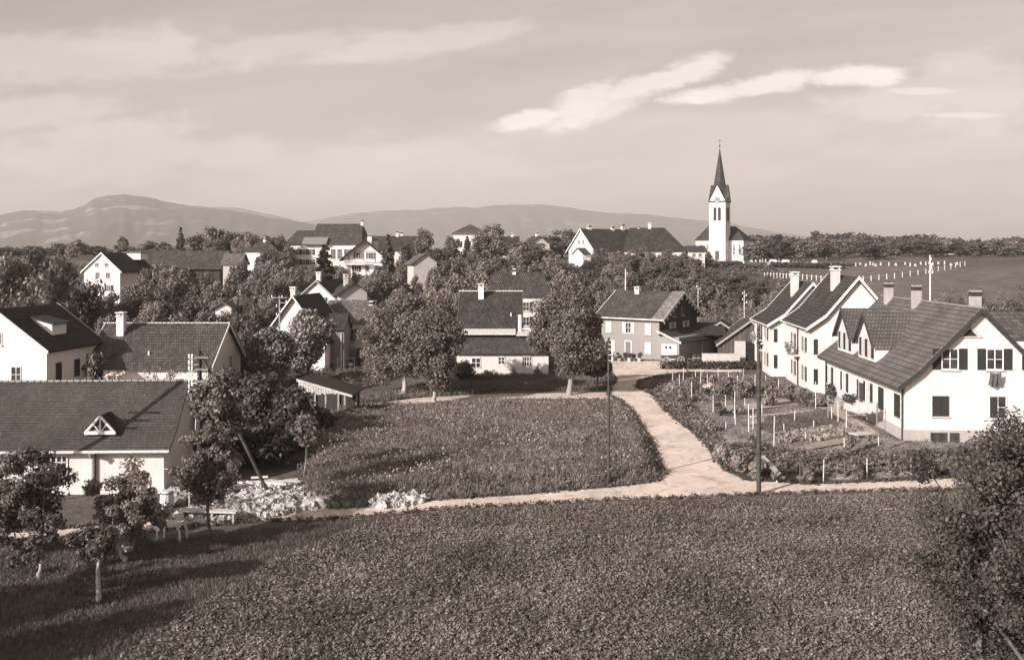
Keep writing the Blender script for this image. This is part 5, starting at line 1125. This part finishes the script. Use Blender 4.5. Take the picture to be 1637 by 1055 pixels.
for i, (X, Y, h_) in enumerate([(-31, 24, 8), (-26.5, 19.5, 9), (-37, 36, 8), (-21, 13, 9), (-24, 27.5, 7)]):
    o = copy_tree(PROTO['mid%d' % (i % 4)]); o.name = 'tree'; o.location = (X, Y, -.1); o.scale = (.62, .62, h_ / 10); tag(o, 'orchard tree beyond the left edge whose shadow falls over the grass', 'tree', 'orchard trees beyond the left edge')
near_tree('tree', 'leafy tree half covering the leaning strut, right of the insulator pole', 356, None, 588, 100, 643, foliage(.13, .45), z0=3.4, ncl=50, per=170, size=.15, trunkr=.09, D=46.3, rmin=.35, rmax=.65)
# foundation bushes
G = 'shrubs along the foot of the low white annexe'
for i, (px, D, w, yt) in enumerate([(822, 98.6, 16, 584), (860, 98, 18, 578), (790, 98, 20, 590), (745, 98, 40, 578), (775, 97, 24, 592), (720, 96, 40, 590), (700, 92, 30, 600)]):
    put('bush%d' % (i % 2), px, yt, w, D, 'round shrub at the foot of the low white annexe', 'bush', G)
G = 'shrubs under the trees at left'
for i, (px, D, w, yt) in enumerate([(170, 72, 60, 590), (230, 73, 60, 588), (280, 72, 60, 586), (330, 70, 60, 580), (120, 60, 40, 600), (560, 90, 40, 600), (590, 92, 30, 598), (250, 78, 40, 580), (525, 67, 50, 676), (470, 63, 80, 672), (552, 73, 36, 652), (440, 61, 80, 690)]):
    put('bush%d' % (i % 2), px, yt, w, D, 'dark shrub between the roofs at left', 'bush', G)
x = px2(182, 66); cl = make_clumps(rg, 10, 1.2, .25, 0, .12, .24); V, Q = crown_arrays(rg, cl, 24, .16); o = tag(np_mesh('flowering_bush', V, Q, foliage(.66, .1)), 'patch of white flowers just above the ridge of the near cottage', 'flowers'); o.location = (x, 66, pz(600, 66))

# ------------------------------------------------------------------ shed, rubble, small things at left
D = 73; x0 = px2(480, D); sd_ = empty('open_shed', (x0, D, 0), -4, 'open-sided wooden shed with slanting dark roof at the left edge of the meadow', 'shed')
b = MB(); b.prism([(-.2, 3.15), (4.1, 1.95), (4.1, 1.85), (-.2, 3.05)], -.1, 4.2); b.build('roof', wood(.05, True, .3), sd_)
b = MB(); b.prism([(-.25, 3.22), (4.15, 1.99), (4.15, 1.80), (-.25, 3.0)], -.2, -.15); rq = random.Random(4)
for k in range(15):
    x = -.1 + k * .2; zt_ = 3.12 - .282 * (x + .25); b.box(x, x + .17, -.145, -.115, zt_ - max(.25, .95 - k * .045 + rq.uniform(-.12, .1)), zt_ - .02)
b.build('fascia_boards', plain(.45, var=.4), sd_)
for x, h in ((0.05, 2.9), (2.0, 2.3), (3.5, 1.9)):
    for yy in (0, 3.9): MB().box(x - .07, x + .07, yy - .07 + .08, yy + .07 + .08, -.3, h).build('post', plain(.3), sd_)
MB().box(0, 3.7, 4.05, 4.13, -.2, 1.9).build('back_wall', wood(.05), sd_)
D = 58; sx = px2(398, D); s2 = empty('small_shed', (sx, D, 0), -6, 'tiny dark board shed behind the rubble heap', 'shed'); MB().box(-.9, .9, 0, 1.8, -.3, 1.35).build('wall', wood(.07), s2); MB().prism([(-.2, 1.352), (-.2, 1.46), (2.1, 1.75), (2.1, 1.352)], -1.15, 1.15, 'x').build('roof', plain(.4), s2)
def rubble(name, label, poly_px, n, hmax, seed, v):
    rg = np.random.default_rng(seed); poly = world_poly(poly_px); n = int(n * 2.6); P = scatter(poly, n, seed); d = pdist(P, poly); hmax *= .6
    hf_ = lambda P, d: np.clip(d / 1.3, 0, 1) ** .7 * hmax * (.55 + .45 * np.sin(P[:, 0] * 2.1 + seed) * np.cos(P[:, 1] * 1.7)) 
    z = hf_(P, d); b = MB()
    p = np.array(poly); xs = np.arange(p[:, 0].min(), p[:, 0].max() + .3, .3); ys = np.arange(p[:, 1].min(), p[:, 1].max() + .3, .3); X, Y = np.meshgrid(xs, ys); G_ = np.stack([X.ravel(), Y.ravel()], -1)
    zz = np.where(inpoly(G_, poly), hf_(G_, pdist(G_, poly)), -.1); nx = len(xs)
    b.add([(g[0], g[1], h) for g, h in zip(G_, zz)], [(i + j * nx, i + 1 + j * nx, i + 1 + (j + 1) * nx, i + (j + 1) * nx) for j in range(len(ys) - 1) for i in range(nx - 1)])
    for i in range(n):
        s = rg.uniform(.03, .10) if rg.random() < .75 else rg.uniform(.1, .24); q = rg.uniform(.55, 1.35, 3); M = Matrix.Rotation(rg.uniform(0, 6), 3, Vector(rg.normal(size=3)).normalized())
        vs = []
        for cx in (-1, 1):
            for cy in (-1, 1):
                for cz in (-1, 1): vs.append(M @ Vector((cx * s * q[0] * rg.uniform(.6, 1), cy * s * q[1] * rg.uniform(.6, 1), cz * s * q[2] * .7 * rg.uniform(.6, 1))) + Vector((P[i, 0], P[i, 1], z[i] + s * .3)))
        b.add(vs, [(0, 1, 3, 2), (4, 6, 7, 5), (0, 4, 5, 1), (2, 3, 7, 6), (0, 2, 6, 4), (1, 5, 7, 3)])
    return tag(b.build(name, plain(v * .5, var=.55, sc=2.0)), label, 'rubble', None, 'stuff')
rubble('rubble_heap', 'long pale heap of broken stone beside the near cottage and dirt road', [(275, 826), (350, 806), (410, 782), (470, 774), (500, 790), (540, 797), (530, 808), (440, 826), (370, 835), (300, 840)], 2100, .5, 71, .75)
rubble('stone_heap', 'small heap of white stones between dirt road and meadow', [(584, 808), (606, 794), (650, 790), (684, 799), (660, 809), (610, 813)], 420, .5, 72, .85)
rubble('earth_heap', 'low grey heap of earth and stones between the two stone heaps', [(508, 806), (540, 796), (590, 794), (610, 802), (580, 811), (530, 812)], 420, .35, 73, .22)
rubble('rubble_heap', 'small pile of pale stones against the corner of the near cottage', [(262, 805), (270, 786), (300, 780), (308, 792), (290, 808)], 260, .45, 74, .6)
b = MB(); rg2 = np.random.default_rng(6); a0 = gp(430, 786)
for i in range(26):
    L = rg2.uniform(.7, 1.6); an = rg2.normal(.1, .6); c = (a0[0] + rg2.normal(0, .9), a0[1] + rg2.normal(0, .6), .30 + i * .008); dx, dy = math.cos(an) * L / 2, math.sin(an) * L / 2
    b.tube((c[0] - dx, c[1] - dy, c[2] + rg2.normal(0, .06)), (c[0] + dx, c[1] + dy, c[2] + rg2.normal(0, .06)), .07, n=4)
tag(b.build('timber_stack', plain(.55, var=.4)), 'loose stack of pale timber lying on the rubble heap', 'timber', None, 'stuff')
x, y = gp(275, 864); bn = empty('garden_bench', (x, y, 0), -12, 'small white slatted stool or bench standing alone in the orchard grass', 'bench')
MB().prism([(-.5, .72), (.5, .72), (.42, .82), (-.42, .82)], -.3, .3).build('seat', plain(.7), bn)
b = MB()
for k in range(5): b.box(-.4 + k * .2 - .035, -.4 + k * .2 + .035, -.3, .3, .822, .85)
b.build('slats', plain(.75), bn)
for sx in (-1, 1):
    for sy in (-1, 1): b = MB(); limb(b, [Vector((sx * .4, sy * .26, .72)), Vector((sx * .55, sy * .28, .5)), Vector((sx * .57, sy * .3, -.05))], [.05, .05, .04], 6); b.build('leg', plain(.65), bn)
x, y = gp(335, 834); tr = empty('trestle', (x, y, 0), -6, 'long low plank trestle standing behind the white bench', 'trestle'); MB().box(-1.4, 1.4, -.25, .25, .5, .58).build('board', plain(.5), tr)
for sx in (-1.25, .2, 1.25): MB().box(sx - .05, sx + .05, -.2, .2, -.1, .498).build('leg', plain(.35), tr)
x, y = gp(267, 812); br = empty('barrel', (x, y, 0), 0, 'pale barrel standing at the corner of the near cottage', 'barrel'); b = MB()
limb(b, [Vector((0, 0, 0)), Vector((0, 0, .3)), Vector((0, 0, .6)), Vector((0, 0, .9))], [.27, .33, .33, .27], 14); b.build('staves', plain(.55), br)
for z in (.15, .75): MB().tube((0, 0, z), (0, 0, z + .05), .325, n=16).build('hoop', plain(.08), br)
x, y = gp(303, 812); fp = empty('fence_panel', (x, y, 0), 0, 'grey post with thin cross rail at the cottage corner', 'fence'); MB().tube((0, 0, -.3), (0, 0, 2.2), .05, n=6).build('post', plain(.45), fp); MB().tube((-1.3, .1, 1.95), (.1, .05, 1.9), .03, n=5).build('rail', plain(.4), fp)
# railing by the white house left of the big tree
x = px2(553, 100); rl = empty('pipe_railing', (x, 100, 0), 0, 'thin pale pipe railing below the grey-roofed white house', 'railing')
for dx in (-.9, .9): MB().tube((dx, 0, -.2), (dx, 0, 1.9), .035, n=6).build('post', plain(.6), rl)
MB().tube((-.9, 0, 1.85), (.9, 0, 1.85), .03, n=6).build('rail', plain(.6), rl)
# yard in front of the brown house and barns
x, y = gp(1168, 588); lw = empty('yard_wall', (x, 112, 0), -3, 'low white wall in front of the barns', 'wall'); MB().box(-2.2, 2.2, -.15, .15, -.3, 1.05).build('wall', plaster(.5, .3), lw); MB().box(-2.28, 2.28, -.2, .2, 1.052, 1.12).build('coping', plain(.5), lw)
G = 'dark barrels in the yard by the open shed'
for px in (1111, 1117, 1123): x = px2(px, 113.5); o = empty('barrel', (x, 113.5, 0), 0, 'dark barrel standing in the yard in front of the open shed', 'barrel', G); MB().tube((0, 0, 0), (0, 0, .85), .3, .3, 12).build('staves', plain(.05), o); MB().tube((0, 0, .4), (0, 0, .48), .32, n=12).build('hoop', plain(.4), o)
x = px2(1075, 111.5); ct = empty('handcart', (x, 111.5, 0), 6, 'wooden cart with pale wheels parked by the lean-to', 'cart'); MB().box(-1.3, 1.3, -.5, .5, .6, .95).build('cart_bed', wood(.09), ct)
for sx in (-.85, .85):
    for sy in (-.6, .6):
        b = MB()
        for k in range(14): a, c = k * math.tau / 14, (k + 1) * math.tau / 14; b.tube((sx + .42 * math.cos(a), sy, .42 + .42 * math.sin(a)), (sx + .42 * math.cos(c), sy, .42 + .42 * math.sin(c)), .035, n=4)
        for k in range(6): a = k * math.tau / 6; b.tube((sx, sy, .42), (sx + .4 * math.cos(a), sy, .42 + .4 * math.sin(a)), .022, n=4)
        b.build('wheel', plain(.45), ct)
MB().tube((1.3, 0, .75), (2.6, 0, .35), .04, n=5).build('drawbar', plain(.3), ct)
G = 'potted plants by the door of the brown house'
for i, px in enumerate((990, 998, 1006, 1013, 1022)):
    D = 113.5 + (i % 2) * .6; x = px2(px, D); cl = make_clumps(rg, 6, .38, .4, .75, .14, .25); V, Q = crown_arrays(rg, cl, 45, .15); r = empty('potted_plant', (x, D, 0), 0, 'leafy potted plant beside the door of the brown house', 'plant', G); np_mesh('leaves', V, Q, foliage(.12, .4), r); MB().tube((0, 0, -.05), (0, 0, .4), .18, .24, 10).build('pot', plain(.5), r)
hedge_pts = []
for t in np.linspace(0, 1, 22):
    X = px2(1062 + t * 150, 106); hedge_pts.append((X, 106 - t * .5 + rg.normal(0, .1), .45, .6))
V, Q = crown_arrays(rg, np.array(hedge_pts), 150, .2); tag(np_mesh('garden_hedge', V, Q, foliage(.07, .4)), 'low dark hedge at the far edge of the garden below the yard', 'hedge')

# ------------------------------------------------------------------ air
hz_b = MB().box(-6800, 7600, -60, 10500, -140, 640); hzo = hz_b.build('haze', None); hm = bpy.data.materials.new('haze_air'); hm.use_nodes = True; nt = hm.node_tree; nt.nodes.clear()
pv = nt.nodes.new('ShaderNodeVolumePrincipled'); pv.inputs['Density'].default_value = 1.6e-4; pv.inputs['Color'].default_value = (1, .93, .88, 1); pv.inputs['Anisotropy'].default_value = .07; pv.inputs['Density Attribute'].default_value = ''; pv.inputs['Color Attribute'].default_value = ''; pv.inputs['Temperature Attribute'].default_value = ''; hm.cycles.homogeneous_volume = True
oo = nt.nodes.new('ShaderNodeOutputMaterial'); nt.links.new(pv.outputs[0], oo.inputs['Volume']); hzo.data.materials.append(hm); tag(hzo, kind='stuff')
# prototypes never placed
for k, o in PROTO.items():
    if k not in USED and not k.startswith('mid'):
        for c in list(o.children): bpy.data.objects.remove(c)
        bpy.data.objects.remove(o)

# ------------------------------------------------------------------ labels that single out each member of a group
VIL = [(178, 430, 'the small white gabled house'), (310, 415, 'the long dark barn'), (265, 560, 'the middle cottage'), (95, 530, 'the black-roofed house'), (520, 390, 'the schoolhouse'), (588, 405, 'the half-timbered chalet'),
       (678, 425, 'the stone shed'), (745, 380, 'the pyramid-roofed villa'), (505, 470, 'the plain white gable'), (472, 500, 'the blossom-hidden gable'), (565, 500, 'the grey-roofed house'), (780, 495, 'the broad dark roof'),
       (850, 460, 'the tall hipped house'), (925, 390, 'the farmhouse gable'), (1055, 385, 'the hip-roofed farmhouse'), (1146, 360, 'the church tower'), (1050, 490, 'the brown house'), (1170, 540, 'the boarded barns'),
       (1270, 500, 'the tall white houses'), (1500, 490, 'the row house ridge'), (1243, 400, 'the narrow graveyard tree'), (1487, 430, 'the white-insulator pole'), (1335, 440, 'the tall chimneys')]
GAR = [(1213, 660, 'the tall dark pole'), (1300, 700, 'the lettuce bed'), (1137, 630, 'the white blooms'), (1168, 590, 'the yard wall'), (1352, 660, 'the rose tree'), (1150, 735, 'the road junction'), (1232, 745, 'the slanting plank'), (1445, 745, 'the row house corner'), (1085, 650, 'the bank by the road')]
WHAT = {'trees behind the': None}
def relabel():
    groups = {}
    for o in list(COL.objects):
        if o.parent is None and 'group' in o: groups.setdefault(o['group'], []).append(o)
    noun = {'tree': 'leafy tree', 'bush': 'round bush', 'stake': 'thin stake', 'shrub': 'leafy shrub', 'gravestone': 'white headstone', 'tomb': 'pale tomb', 'plant': 'potted plant', 'barrel': 'dark barrel'}
    ordn = ['first', 'second', 'third', 'fourth', 'fifth', 'sixth', 'seventh', 'eighth', 'ninth', 'tenth', 'eleventh', 'twelfth']
    bag = {}
    for g, mem in groups.items():
        if len(mem) < 3: continue
        lm = GAR if 'garden' in g else VIL
        for o in mem:
            x, y, z = o.location; 
            if y < 5 or abs(x / y) > .56: continue
            zt = z + (10 * o.scale[2] * .6 if o['category'] in ('tree', 'bush') else .5); px = CX + F * x / y; py = HY + F * (H - zt) / y
            L = min(lm, key=lambda q: (q[0] - px) ** 2 + ((q[1] - py) * 1.4) ** 2); dx, dy = px - L[0], py - L[1]
            side = ('right of' if dx > 0 else 'left of') if abs(dx) > 1.2 * abs(dy) else ('below' if dy > 0 else 'above')
            bag.setdefault((noun.get(o['category'], o['category']), side, L[2]), []).append((px, o))
    for (nn, side, where), m in bag.items():
        m.sort(key=lambda t: t[0]); n = len(m)
        for i, (px, o) in enumerate(m):
            if n == 1: o['label'] = '%s just %s %s' % (nn, side, where)
            elif i == 0: o['label'] = '%s %s %s, leftmost of %d there' % (nn, side, where, n)
            elif i == n - 1: o['label'] = '%s %s %s, rightmost of %d there' % (nn, side, where, n)
            else: o['label'] = '%s %s %s, %s from the left of %d there' % (nn, side, where, ordn[i] if i < 12 else str(i + 1) + 'th', n)
relabel()
